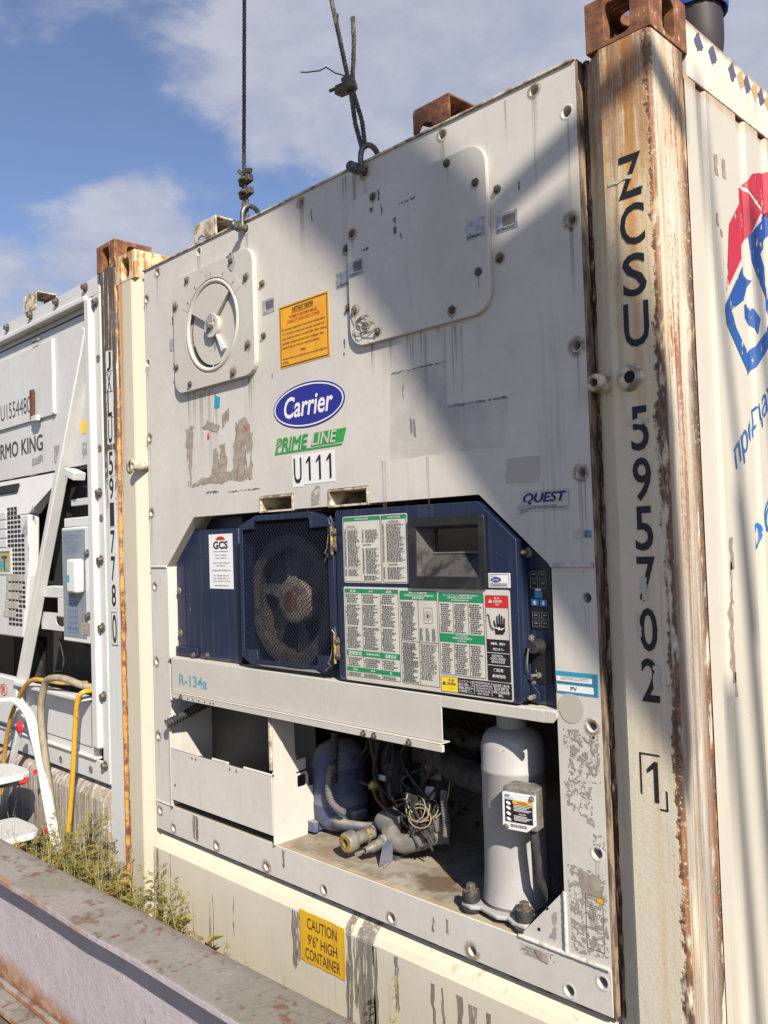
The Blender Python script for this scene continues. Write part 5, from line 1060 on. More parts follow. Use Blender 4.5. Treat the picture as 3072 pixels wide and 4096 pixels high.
while u < .025:
    w = rw.choice((.001, .0016, .0024)); mbp.add([tp(u, .0306, -.052), tp(u + w, .0306, -.052), tp(u + w, .0306, -.0435), tp(u, .0306, -.0435)], [(0, 1, 2, 3)]); u += w + rw.choice((.0012, .0018))
mbp.build('barcode', M['ink'], lid)
for u, z in ((.044, .038), (-.040, -.054)):
    p = tp(u, .030, z); MB().lathe([(.0075, 0), (.0075, .0015), (.005, .002), (.005, .005), (0, .0055)], p, -ay, 12).build('lid_screw', M['steel'], tbox, 40)
p0 = tp(.030, .0, -.06); MB().tube([p0, p0 + Vector((.002, 0, -.04)), p0 + Vector((.006, .005, -.12)), p0 + Vector((.02, .03, -.19)), p0 + Vector((.07, .10, -.22))], [.011, .012, .012, .012, .012], 10).build('power_cable', M['rubber'], tbox, 60)

# ---------------- stickers and old label marks on the upper panel
LABK = [0]
def lab(name, poly, m, y=YP - .0003, p=unit, t=.0007):
    if 'residue' in name or 'ghost' in name: LABK[0] += 1; y -= .00006 * (LABK[0] % 14)
    return card(name, poly, y, M[m], p, t)
LY = YP - .0022
o = lab('warning_label', rect(1.080, 2.246, 1.330, 2.452), 'orange'); MB().prism(rect(1.086, 2.251, 1.324, 2.447), 'xz', LY, LY + .0004, [rect(1.0885, 2.2535, 1.3215, 2.4445)]).build('printed_frame', M['ink'], o)
text('AIRTIGHT REEFER', 1.150, 2.425, 1.258, 2.438, LY, M['signtext'], o, off=.015); fill(o, 1.150, 2.4205, 1.258, 2.422, 'signtext', LY)
text('POSSIBLE VACUUM DAMAGE', 1.136, 2.404, 1.276, 2.414, LY, mat('red_ink', lambda g: dict(color=(.42, .06, .01), rough=.5)), o, off=.008); text('DURING PTI AND CARGO STUFFED', 1.124, 2.389, 1.288, 2.399, LY, MATS['red_ink'], o, off=.008)
for i, s in enumerate(('Do not open cargo door when unit is running below', '-5\u00b0C. If entry is required, stop the machine and', 'open fresh air vent to at least 20%. After closing', 'the door, restart unit and wait 5 minutes, then', 'adjust fresh air vent to required setting.')):
    z = 2.3665 - i * .0150; text(s, 1.0955, z, 1.0955 + .222 * len(s) / 50, z + .0098, LY, M['signtext'], o, off=.006)
text('Note:', 1.190, 2.2890, 1.214, 2.2980, LY, M['signtext'], o, off=.015); text('Always make sure fresh air vent is at the required', 1.0955, 2.2700, 1.315, 2.2795, LY, M['signtext'], o, off=.006); text('setting.', 1.0955, 2.2580, 1.127, 2.2675, LY, M['signtext'], o, off=.006)
def oval(cx, cz, rx, rz, n=44): return [(cx + rx * math.cos(2 * math.pi * i / n), cz + rz * math.sin(2 * math.pi * i / n)) for i in range(n)]
o = lab('oval_emblem', oval(1.214, 2.110, .178, .073), 'cblue'); MB().prism(oval(1.214, 2.110, .172, .0675), 'xz', LY, LY + .0006, [oval(1.214, 2.110, .167, .063)]).build('oval_rim', M['white'], o)
text('Carrier', 1.094, 2.076, 1.338, 2.146, LY, M['white'], o, off=.018, shear=.22)
o = lab('maker_strip', [(1.035, 1.964), (1.370, 1.964), (1.374, 1.971), (1.039, 1.971)], 'pgreen'); text('PRIME', 1.045, 1.975, 1.212, 2.016, LY, M['pgreen'], o, shear=.25, bold=.0022)
card('green_block', [(1.222, 1.975), (1.378, 1.975), (1.394, 2.016), (1.238, 2.016)], YP - .0003, M['pgreen'], o, .0007); text('LINE', 1.228, 1.977, 1.352, 2.014, LY - .0004, M['alu_warm'], o, off=.012, shear=.25)
for a in range(8): MB().prism([(1.062, 2.000), (1.062 + .016 * math.cos(a * .785), 2.0 + .014 * math.sin(a * .785)), (1.062 + .016 * math.cos(a * .785 + .12), 2.0 + .014 * math.sin(a * .785 + .12))], 'xz', LY - .0006, LY - .0003).build('star_ray', M['alu_warm'], o)
for ch, a, b, z0, z1 in (('U', 1.136, 1.176, 1.862, 1.944), ('1', 1.196, 1.224, 1.868, 1.944), ('1', 1.246, 1.274, 1.868, 1.944), ('1', 1.296, 1.324, 1.868, 1.944)):
    w_ = (1.126, 1.182) if ch == 'U' else (a - .0105, b + .0105); o = lab('number_card', rect(w_[0], z0 - .012, w_[1], z1 + .010), 'white'); text(ch, a, z0, b, z1, LY, M['black'], o, off=.008) if ch == 'U' else numeral_one(a + .003, z0, b - .003, z1, LY, M['black'], o, .009)
o = lab('maker_label', rrect(2.032, 1.727, 2.172, 1.777, .006, 3), 'alu_warm'); frame(o, 2.0325, 1.7275, 2.1715, 1.7765, y=YP - .0012, w=.0005, m='scuff')
text('QUEST', 2.040, 1.745, 2.165, 1.772, LY, M['quest'], o, shear=.28, bold=.0016); text('POWER-SAVING MODE INSTALLED', 2.062, 1.7370, 2.138, 1.7408, LY, M['quest'], o, off=.01); text('COMPRESSOR MAY CYCLE DURING PERISHABLE OPERATION', 2.040, 1.7320, 2.168, 1.7360, LY, M['quest'], o, off=.01)
card('foil_tag', ragged([(2.018, 1.722), (2.034, 1.723), (2.060, 1.738), (2.052, 1.752), (2.030, 1.748), (2.020, 1.735)], .002, .01, rg), LY - .0004, M['silver'], o, .0005)
# foil seal tags with numbers
def foil(x0, z0, x1, z1, s, p, y, bar=False):
    o = card('foil_tag', ragged(rect(x0, z0, x1, z1), .0007, .01, rg), y, M['silver'], p, .0006)
    if s: text(s, x0 + .004, z0 + .003, x1 - .010, z0 + .0105, y - .0014, M['ink'], o, off=.02)
    if bar:
        mb = MB(); x = x0 + .022
        while x < x1 - .006:
            w = rg.choice((.0008, .0014)); mb.quad((x, y - .0010, z0 + .014), (x + w, y - .0010, z0 + .014), (x + w, y - .0010, z1 - .006), (x, y - .0010, z1 - .006)); x += w + .001
        mb.build('barcode', M['ink'], o)
foil(1.899, 2.446, 1.960, 2.496, 'A78426C', cover, YP - .0145); foil(1.986, 2.443, 2.054, 2.490, 'A78426C', unit, YP - .0004, True); foil(1.368, 2.446, 1.434, 2.493, 'A78427C', unit, YP - .0004); foil(1.442, 2.459, 1.504, 2.507, 'A78427C', cover, YP - .0145, True); foil(.990, 2.445, 1.055, 2.494, None, unit, YP - .0004, True); foil(.391, 2.431, .444, 2.479, None, unit, YP - .0004)
# torn label left of the emblem, tape, ghosts, smears
for q in ([(.490, 2.117), (.545, 2.12), (.540, 2.06), (.530, 1.98), (.520, 1.897), (.489, 1.897)], [(.52, 1.897), (.905, 1.897), (.905, 1.925), (.70, 1.935), (.55, 1.91)], [(.79, 1.90), (.908, 1.90), (.915, 2.05), (.88, 2.115), (.82, 2.10), (.80, 2.02)], [(.60, 2.11), (.70, 2.08), (.72, 2.10), (.64, 2.13)], [(.735, 2.14), (.78, 2.16), (.775, 2.12), (.74, 2.09)], [(.66, 1.93), (.76, 1.93), (.75, 2.04), (.68, 2.02)]):
    lab('label_residue', ragged(q, .006, .015, rg), 'residue', YP - .0004)
for q in ([(.637, 2.06), (.650, 2.065), (.645, 2.085), (.638, 2.08)], [(.86, 2.09), (.865, 2.085), (.885, 2.06), (.882, 2.075)]): lab('label_scrap', q, 'red', YP - .0014)
lab('label_scrap', ragged([(.690, 2.222), (.706, 2.21), (.726, 2.206), (.721, 2.169), (.687, 2.170)], .003, .01, rg), 'tagblue', YP - .0004)
for q, m in (([(1.590, 2.147), (1.80, 2.147), (1.80, 1.90), (1.576, 1.90)], 'ghost'), ([(1.80, 2.03), (2.007, 2.022), (1.985, 1.895), (1.80, 1.90)], 'ghost'), ([(1.988, 1.802), (2.087, 1.799), (2.090, 1.863), (1.990, 1.864)], 'tape'),
             ([(2.179, 1.657), (2.229, 1.657), (2.229, 1.677), (2.179, 1.676)], 'ghost')): lab('label_ghost', ragged(q, .002, .02, rg), m, YP - .0004, t=.0003)
lab('label_scrap', ragged([(2.210, 1.659), (2.228, 1.657), (2.229, 1.676), (2.208, 1.676)], .002, .008, rg), 'tagblue', YP - .0008, t=.0003)
for x0, z0, x1, z1 in ((.62, 1.862, .70, 1.869), (.76, 1.858, .95, 1.861), (1.593, 2.146, 1.80, 2.1485), (1.80, 2.020, 2.0, 2.0235), (1.635, 2.07, 1.639, 2.115), (1.66, 1.965, 1.668, 2.01), (1.672, 1.955, 1.680, 2.005), (1.395, 2.26, 1.40, 2.285), (1.39, 2.235, 1.396, 2.245), (1.03, 2.225, 1.036, 2.238), (2.06, 2.535, 2.066, 2.555), (1.26, 2.69, 1.263, 2.73), (1.575, 2.655, 1.582, 2.685), (1.585, 2.61, 1.592, 2.64), (1.54, 2.63, 1.552, 2.645), (1.66, 2.615, 1.72, 2.622), (1.635, 2.54, 1.645, 2.585), (1.50, 2.525, 1.53, 2.533), (1.66, 2.52, 1.664, 2.535)):
    y_ = YP - .0146 if 1.44 < x0 < 1.95 and 2.25 < z0 < 2.69 else YP - .0005
    lab('scuff_mark', ragged(rect(x0, z0, x1, z1), .0025, .008, rg), 'scuff', y_, t=.0003)
lab('label_scrap', ragged([(1.222, 1.83), (1.245, 1.848), (1.262, 1.845), (1.255, 1.79), (1.215, 1.785)], .002, .008, rg), 'greyres', YP - .0006)
# right column: work-plan tag, glue disc, peeling residue
o = lab('technician_tag', rect(2.116, 1.287, 2.229, 1.340), 'tagblue', YP + .0006)
for x0, z0, x1, z1 in ((2.116, 1.3165, 2.214, 1.3285), (2.117, 1.2925, 2.217, 1.3085)): card('tag_field', rect(x0, z0, x1, z1), LY + .0012, M['white'], o, .0003)
text('PV', 2.155, 1.2955, 2.173, 1.3055, LY + .0006, M['black'], o, off=.02); text('STANDARD FRUIT DE HONDURAS\nPUERTO CORTES, HONDURAS, C.A.', 2.128, 1.3200, 2.205, 1.3275, LY + .0006, M['ink'], o)
mb = MB()
for i in range(26): mb.quad((2.117 + i * .0043, LY + .0012, 1.288), (2.1176 + i * .0043, LY + .0012, 1.288), (2.1176 + i * .0043, LY + .0012, 1.339), (2.117 + i * .0043, LY + .0012, 1.339)) if i > 22 else None
for i in range(26): mb.quad((2.117 + i * .0043, LY + .0012, 1.309), (2.1176 + i * .0043, LY + .0012, 1.309), (2.1176 + i * .0043, LY + .0012, 1.316), (2.117 + i * .0043, LY + .0012, 1.316))
mb.build('tag_grid', M['ink'], o)
lab('label_ghost', ragged(circ(2.153, 1.254, .035, 22), .0012, .01, rg), 'disc', YP + .0006, t=.0003)
for q, m in (([(2.130, 1.205), (2.175, 1.205), (2.170, 1.15), (2.128, 1.16)], 'residue2'), ([(2.150, 1.19), (2.228, 1.20), (2.228, 1.09), (2.140, 1.08)], 'residue2'), ([(2.125, 1.08), (2.20, 1.09), (2.20, 1.00), (2.13, 1.02)], 'residue2'), ([(2.185, 1.005), (2.205, 1.0), (2.205, .985), (2.185, .99)], 'greyres'), ([(2.20, .97), (2.232, .965), (2.232, .93), (2.20, .94)], 'residue2'),
             ([(2.125, .885), (2.228, .88), (2.228, .69), (2.130, .68)], 'residue2'), ([(2.155, .875), (2.215, .87), (2.215, .815), (2.165, .82)], 'residue'), ([(2.135, .755), (2.165, .745), (2.165, .725), (2.135, .735)], 'greyres'), ([(2.172, .80), (2.216, .80), (2.218, .70), (2.175, .70)], 'residue2')): lab('label_residue', ragged(q, .004, .01, rg), m, YP + .0006, t=.0003)
MB().prism(rect(2.172, .700, 2.219, .825), 'xz', YP - .0004, YP - .0001, [rect(2.1728, .7008, 2.2182, .8242)]).build('label_outline', M['ink'], unit)
lab('label_scrap', rect(2.203, .812, 2.218, .823), 'orange', YP - .0004, t=.0003)
printlines(2.182, .745, 2.212, .805, 13, YP - .0006, M['chip'], unit, rgp, .9, 0, .35, .006)
for q in ([(2.075, .745), (2.09, .76), (2.085, .70), (2.075, .69)], [(2.068, .70), (2.085, .71), (2.082, .685), (2.066, .688)]): lab('label_residue', ragged(q, .003, .008, rg), 'greyres', YP + .0026, t=.0003)
o = lab('oil_label', rect(1.976, .624, 2.063, .653), 'ghost'); lab('label_residue', ragged([(2.02, .648), (2.06, .648), (2.06, .626), (2.035, .63)], .002, .008, rg), 'residue', YP - .0012)
text('USE ONLY CARRIER\nAPPROVED POLYOL ESTER OIL\n(CRODA RL32-3MAF)', 1.981, .6275, 2.052, .6500, LY, M['ink'], o)
MB().prism(rrect(2.0665, .6335, 2.0800, .6520, .003, 3), 'xz', YP - .001, YP - .0004, [rrect(2.0675, .6345, 2.0790, .6510, .002, 3)]).build('label_outline', M['scuff'], unit)
for x, z, r_ in ((2.060, .758, .0045), (2.034, .700, .0045)): MB().prism(circ(x, z, r_, 10), 'xz', YP + .0018, YP + .0028).build('gusset_hole', M['void'], gus)
# rust and grease runs below the sill seam
for x, w, z0, z1 in ((.485, .030, .575, .690), (.50, .015, .57, .66), (1.68, .012, .59, .63), (1.735, .010, .60, .64), (1.02, .010, .60, .66)): lab('grease_run', ragged(rect(x - w / 2, z0, x + w / 2, min(z1, .664)), .003, .01, rg), 'runs', YP - .0004, t=.0003)
# ------------------------------------------------------------------ neighbouring container and its unit
DZ = .09; NX = -2.446
nb = thing('reefer_container', 'white refrigerated container at left with scraped post numbered 591778', 'container', (-1.22, 0, DZ))
npl, npr, nsill = shell(nb, NX, DZ, dict(cl=M['casting'], cr=M['casting'], pl=M['cream'], pr=M['postN']), False, M['nbsill'])
for i, (ch, z0, z1) in enumerate((('J', 2.432, 2.512), ('X', 2.346, 2.424), ('L', 2.236, 2.338), ('U', 2.122, 2.226), ('5', 1.985, 2.085), ('9', 1.880, 1.975), ('1', 1.768, 1.868), ('7', 1.652, 1.750), ('7', 1.535, 1.640), ('8', 1.428, 1.522), ('0', 1.272, 1.396))):
    card('letter_plate', ragged(rect(-.103, z0 - .006, -.045, z1 + .006), .0025, .012, rg), -.0004, M['plastic_w'], npr, .0006)
    text(ch, -.094, z0, -.056, z1, -.0022, M['black'], npr, 'letter', off=.014)
MB().prism(rect(-.101, 1.264, -.049, 1.404), 'xz', -.0022, -.0012, [rect(-.0995, 1.2655, -.0505, 1.4025)]).build('number_frame', M['black'], npr)
sg = card('warning_sign', rect(-1.50, .40, -1.268, .495), -.0022, M['amber'], nb, .0012); text('CONTAINER', -1.49, .43, -1.275, .47, -.0036, M['signtext'], sg, off=.01)
for x in (-.35, -2.1): MB().box(x - .16, x + .12, -.02, .9, -.03, DZ - .001).build('timber_sleeper', M['timber'], None, bevel=.006)
for o, l in zip([o for o in COL.objects if o.name.startswith('timber_sleeper')], ('grey timber sleeper under the right corner of the white container', 'grey timber sleeper under the left corner of the white container')): tag(o, l, 'timber')

nu = thing('refrigeration_unit', 'white refrigeration unit at left with grey keypad and slotted fan cover', 'cooling unit', (-1.22, .02, .65))
nm = M['nbr']
flange = MB(); flange.box(-2.24, -.190, .020, .030, 2.800, 2.876).box(-.245, -.190, .020, .030, .655, 2.7995).box(-2.24, -.2455, .020, .030, .655, .745)
flange.build('mounting_flange', nm, nu, bevel=.002)
MB().box(-.302, -.246, -.004, .045, .80, 2.790).build('edge_rib', nm, nu, bevel=.012); MB().box(-2.2, -.303, .004, .045, 2.782, 2.812).build('top_rib', nm, nu, bevel=.008)
MB().box(-2.2, -.303, .046, .055, 2.062, 2.799).build('upper_panel', nm, nu)
MB().box(-2.2, -.315, .0405, .0455, 2.752, 2.757).build('panel_groove', M['ink'], nu)
bb = hexbolt_mesh('bolt', M['oldbolt'], .0145, .016)
for x, z in ((-.317, 2.852), (-.617, 2.852), (-.918, 2.852), (-1.218, 2.852), (-.219, 2.762), (-.222, 1.921), (-.222, 1.625), (-.222, 1.330), (-.222, 1.033), (-.222, .733)): link('bolt', bb, nu, (x, .018, z))
for x, z in ((-.214, 2.511), (-.216, 2.115), (-.216, 1.808), (-.676, .687), (-.367, .692)): link('bolt_hole', MB().lathe([(0, .0006), (.0105, .0006), (.011, .002), (.015, .0022), (.018, .0002)], (0, 0, 0), (0, -1, 0), 16).mesh('bolt_hole', M['dullmetal'], 40), nu, (x, .0195, z))
bk = MB(); z0, z1 = 2.8985, 2.962
bk.prism([(-.99, z0 - .02), (-.93, z0 - .02), (-.85, z0 - .02), (-.845, z1), (-1.0, z1), (-1.005, z0)], 'xz', .015, .022).box(-1.0, -.845, .0225, .125, z1 - .007, z1).box(-1.0, -.845, .118, .125, z0 - .02, z1 - .0075).build('lifting_bracket', M['oldcream'], nu, bevel=.002)
hatch = MB().box(-1.9, -.702, .034, .0455, 2.330, 2.700).build('hatch', nm, nu, bevel=.003)
MB().box(-.714, -.702, .026, .0335, 2.335, 2.697).build('hatch_edge', nm, hatch, bevel=.002)
text('U1554480', -1.371, 2.376, -.979, 2.460, .0328, M['ink'], hatch, off=-.004)
MB().obox((-.928, .020, 2.405), (1, 0, 0), (0, 1, 0), (0, 0, 1), .018, .007, .075).build('hatch_latch', M['rust'], hatch, bevel=.003)
MB().box(-.925, -.86, .010, .032, 2.318, 2.345).build('latch_base', M['nbr'], hatch, bevel=.003); MB().box(-.92, -.85, .02, .033, 2.713, 2.728).build('hinge', M['dullmetal'], hatch, bevel=.003)
text('THERMO KING', -1.629, 2.174, -.871, 2.254, .0446, M['ink'], nu, bold=.0025)
card('small_notice', rect(-.447, 2.205, -.372, 2.264), .0455, M['yellow'], nu, .0008)
for q in ([(-1.0, 2.10), (-.87, 2.12), (-.87, 2.155), (-1.0, 2.14)], [(-.74, 2.10), (-.62, 2.10), (-.62, 2.18), (-.74, 2.18)], [(-.44, 2.09), (-.32, 2.10), (-.32, 2.17), (-.44, 2.16)]): lab('label_residue', ragged(q, .004, .015, rg), 'greyres', .0452, nu, .0003)
# diagonal edge channel of the panel
MB().bar((-.300, .022, 2.66), (-1.115, .022, 1.02), .040, .055, (0, 1, 0)).build('diagonal_channel', M['nbr'], nu, bevel=.006)
# left fan cover with hood, slots, emblem
cov = MB(); cov.prism([(-2.2, 1.236), (-1.02, 1.242), (-.935, 1.55), (-.918, 1.86), (-2.2, 1.86)], 'xz', -.012, .045)
cov = cov.build('fan_cover', nm, nu, bevel=.010)
MB().add([(-2.2, -.012, 1.8605), (-.918, -.012, 1.8605), (-.60, .045, 2.050), (-2.2, .045, 2.055), (-2.2, .05, 1.8605), (-.918, .05, 1.8605)], [(0, 1, 2, 3), (0, 4, 5, 1), (1, 5, 2), (3, 2, 5, 4)]).build('cover_hood', nm, nu)
MB().obox((-1.26, -.008 + .030, 2.005), (1, 0, 0), (0, .29, .957), (0, -.957, .29), .13, .022, .004).build('hood_slot', M['void'], cov)
fcx, fcz, fr = -1.50, 1.57, .56; slots = MB()
for j in range(26):
    z = 1.30 + j * .0235
    for i in range(6):
        x = -1.185 + i * .044
        if (x + .036 - fcx) ** 2 + (z - fcz) ** 2 < fr ** 2 and x < -.955: slots.box(x, x + .034, -.0135, -.0125, z, z + .0145)
slots.build('fan_slots', M['void'], cov, kind='stuff')
for j in range(4): MB().box(-1.42, -1.20, -.016, -.0125, 1.70 + j * .048, 1.738 + j * .048).build('louvre', M['nbr'], cov, bevel=.004)
for j in range(5): MB().box(-1.19 - .01 * j * j * .3 - .02, -.975 - j * .030, -.0145, -.0125, 1.525 - j * .046, 1.561 - j * .046).build('fin_pack', M['finmetal'], cov)
tk = card('maker_badge', rect(-1.318, 1.560, -1.128, 1.690), -.0125, M['plastic_w'], cov, .004); card('badge_field', rect(-1.300, 1.572, -1.150, 1.680), -.0168, M['gold'], tk, .001)
text('T', -1.260, 1.580, -1.185, 1.655, -.0186, M['ink'], tk, off=.03); text('K', -1.285, 1.580, -1.165, 1.632, -.0182, M['tkteal'], tk, off=.03)
MB().prism([(-1.298, 1.678)] + [(-1.298 + .1455 * i / 8, 1.678 - (.010 if i % 2 else 0.0)) for i in range(9)], 'xz', -.0186, -.0180).build('badge_crown', M['ink'], tk)
for q in ([(-.90, 1.86), (-.86, 1.90), (-.84, 1.87)], [(-1.00, 1.77), (-.95, 1.84), (-.93, 1.76), (-.98, 1.74)], [(-.93, 1.70), (-.92, 1.74), (-.925, 1.60), (-.935, 1.62)]): lab('label_residue', ragged(q, .004, .015, rg), 'greyres', -.0128, cov, .0003)
# dark bay on the right, cross rail, control box with handset
dkb = paint('dark_bay_shade', (.075, .07, .062), .2); MB().box(-2.2, -.247, .40, .41, .79, 2.06).build('bay_back', dkb, nu); MB().box(-2.2, -.303, .06, .40, 2.045, 2.0615).build('bay_ceiling', dkb, nu); MB().box(-.30, -.2465, .046, .40, .79, 2.06).build('bay_wall', M['alu_shade'], nu)  # light grey bay back and ceiling coloured near black for shade
MB().box(-.90, -.33, .10, .38, 1.46, 2.03).build('bay_shade_block', M['void'], nu); MB().box(-.60, -.305, .06, .08, 1.880, 1.912).build('cross_rail', M['nbr'], nu, bevel=.002)  # black box put in to darken the bay opening
MB().obox((-.49, .03, 2.022), (1, 0, -.3), (0, 1, 0), (.3, 0, 1), .05, .03, .018).build('door_hinge', M['nbr'], nu, bevel=.004)
MB().box(-.90, -.62, .04, .10, 1.445, 1.50).box(-.72, -.625, .038, .10, 1.355, 1.4445).build('bracket_arm', M['nbr'], nu, bevel=.004)
MB().prism(rect(-.96, 1.285, -.62, 1.37), 'xz', .06, .064, [oval(-.735, 1.335, .060, .030, 20)]).build('pipe_plate', M['nbr'], nu)
ctl = MB().box(-.616, -.318, .018, .09, 1.250, 1.778).build('control_box', M['plastic_w'], nu, bevel=.006); MB().box(-.600, -.322, .024, .09, 1.779, 1.822).build('control_box_top', M['plastic_w'], ctl, bevel=.004)
fp = card('keypad_face', rect(-.605, 1.272, -.372, 1.765), .0175, M['panelgrey'], ctl, .0012)
card('display', rect(-.555, 1.520, -.470, 1.630), .0160, M['straw'], fp, .0006); card('display', rect(-.540, 1.452, -.480, 1.480), .0160, M['dullmetal'], fp, .0006)
kl = MB()
for z0_, z1_ in ((1.500, 1.504), (1.490, 1.4925), (1.438, 1.441), (1.425, 1.429), (1.312, 1.315)): kl.box(-.560, -.455, .0155, .0160, z0_, z1_)
for r_ in range(4):
    for c_ in range(4):
        x, z = -.556 + c_ * .026, 1.395 - r_ * .027; kl.prism(rect(x, z, x + .022, z + .022), 'xz', .0155, .0160, [rect(x + .0012, z + .0012, x + .0208, z + .0208)])
for c_ in range(4): kl.prism(rect(-.556 + c_ * .028, 1.292, -.533 + c_ * .028, 1.306), 'xz', .0155, .0160, [rect(-.5548 + c_ * .028, 1.2932, -.5342 + c_ * .028, 1.3048)])
kl.box(-.412, -.410, .0155, .0160, 1.33, 1.46); kl.build('key_outlines', M['keyline'], fp)
printlines(-.590, 1.655, -.390, 1.745, 9, .0158, M['keyline'], fp, rgp, .8, .03, .18, .03)
hs = MB().box(-.470, -.378, -.030, .0165, 1.478, 1.632).build('handset', M['plastic_w'], ctl, bevel=.012); card('handset_label', rect(-.462, 1.530, -.435, 1.560), -.0305, M['tkteal'], hs, .0008)
for z in (1.655, 1.375): link('latch_screw', hexbolt_mesh('latch_screw', M['oldbolt'], .013, .012), ctl, (-.352, .018, z))
lab('tape_patch', ragged(rect(-.425, 1.288, -.34, 1.345), .002, .01, rg), 'residue', .0155, ctl, .0004)
# tray and lower panels
MB().box(-2.2, -.3035, .0305, .042, .757, 1.000).build('lower_panel', nm, nu); MB().box(-1.115, -.350, -.030, .030, 1.0005, 1.018).build('tray_lip', nm, nu, bevel=.003); MB().box(-2.2, -1.10, -.016, .030, .79, 1.030).build('lower_cover', nm, nu, bevel=.006)
MB().box(-1.09, -.37, .0285, .0302, .787, .789).box(-.372, -.370, .0285, .0302, .787, 1.0).build('panel_seam', M['ink'], nu)
MB().box(-2.2, -.303, .008, .045, .7455, .7565).build('bottom_rib', nm, nu, bevel=.003)
ir = MB().prism(oval(-1.262, .962, .048, .030, 24), 'xz', -.0185, -.0175, [oval(-1.262, .962, .043, .0265, 24)]).build('round_emblem', M['red'], nu); text('IR', -1.288, .945, -1.236, .980, -.0185, M['red'], ir, off=.03)
for k, pts in enumerate(([(-.56, 1.26), (-.55, 1.22), (-.47, 1.20), (-.40, 1.23)], [(-.36, 1.26), (-.40, 1.18), (-.42, 1.12), (-.38, 1.06), (-.34, 1.05)], [(-.85, 1.24), (-.80, 1.14), (-.82, 1.08), (-.92, 1.07)])): MB().tube([(x, .10, z) for x, z in pts], .004, 6).build('loose_cable', M['rubber'], nu, 60)
MB().cyl((-1.20, .12, 1.02), (-1.18, .12, 1.22), .055, seg=16).build('pump_body', M['rubber'], nu, 40)

# ------------------------------------------------------------------ slings, shackles, hook
def sling(label, base, top, extra):
    t = thing('wire_sling', label, 'wire rope', base, 'wire rope slings on the unit'); b = Vector(base); tp_ = Vector(top)
    return t
def twisted(pts, r, strands=5, pitch=.05):
    """rope of twisted strands along a polyline"""
    pts = [Vector(p) for p in pts]; P_ = []; L = 0
    for a, b in zip(pts, pts[1:]):
        n = max(2, int((b - a).length / .012))
        for i in range(n): P_.append(a.lerp(b, i / n))
    P_.append(pts[-1]); mb = MB(); out = [[] for _ in range(strands)]
    for i, p in enumerate(P_):
        t = (P_[min(i + 1, len(P_) - 1)] - P_[max(0, i - 1)]).normalized(); u = t.cross(Vector((.3, 1, .1))).normalized(); v = t.cross(u)
        if i: L += (p - P_[i - 1]).length
        for k in range(strands):
            a = 2 * math.pi * (k / strands + L / pitch); out[k].append(p + (u * math.cos(a) + v * math.sin(a)) * r * .55)
    for k in range(strands): mb.tube(out[k], r * .5, 5)
    return mb
HOOK = Vector((1.02, .03, 5.0))
s1 = thing('wire_sling', 'straight taut wire rope above the left shackle, with two rope clips', 'wire rope', (.905, .01, 2.80), 'wire rope slings on the unit')
twisted([(.905, .005, 2.765), (.893, .020, 2.83), (.890, .028, 2.95), (.894, .03, 3.10), tuple(HOOK - Vector((.03, 0, .02)))], .0075).build('rope', M['rope'], s1, 60)
twisted([(.912, .018, 2.765), (.905, .028, 2.83), (.905, .026, 2.90), (.900, .022, 2.955), (.872, .018, 2.985)], .0070).build('rope_tail', M['rope'], s1, 60)
for z in (2.895, 2.940):
    MB().obox((.905, .025, z), (1, 0, .15), (0, 1, 0), (-.15, 0, 1), .030, .011, .012).tube([(.885, .010, z), (.905, .006, z + .003), (.922, .010, z)], .007, 6).build('rope_clip', M['oldbolt'], s1, bevel=.003)
MB().obox((.925, .02, 2.968), (1, 0, -.3), (0, 1, 0), (.3, 0, 1), .016, .008, .008).build('rope_clip', M['oldbolt'], s1, bevel=.002)
s2 = thing('wire_sling', 'slanting wire rope above the right shackle, knotted with frayed ends', 'wire rope', (1.50, .01, 2.82), 'wire rope slings on the unit')
twisted([(1.497, .02, 2.845), (1.470, .022, 2.93), (1.452, .026, 3.03), (1.430, .028, 3.12), (1.375, .03, 3.35), tuple(HOOK + Vector((.04, 0, -.02)))], .0080).build('rope', M['rope'], s2, 60)
twisted([(1.502, .03, 2.845), (1.492, .03, 2.93), (1.462, .03, 3.02), (1.452, .03, 3.06), (1.462, .03, 3.12), (1.468, .03, 3.19), (1.466, .03, 3.262)], .0078).build('rope_tail', M['rope'], s2, 60)
MB().obox((1.425, .025, 3.055), (1, 0, -.12), (0, 1, 0), (.12, 0, 1), .030, .016, .014).obox((1.452, .02, 3.058), (1, 0, .3), (0, 1, 0), (-.3, 0, 1), .014, .018, .022).tube([(1.40, .012, 3.062), (1.37, .012, 3.066)], .006, 6).build('rope_clip', M['oldbolt'], s2, bevel=.004)
MB().tube([(1.435, .02, 3.09), (1.40, .01, 3.11), (1.36, .01, 3.145), (1.32, .02, 3.155), (1.26, .02, 3.175), (1.225, .02, 3.19)], .0022, 5).tube([(1.428, .02, 3.15), (1.425, .01, 3.20), (1.416, .01, 3.24), (1.422, .01, 3.285)], .0032, 5).build('frayed_strand', M['rope'], s2, 60)
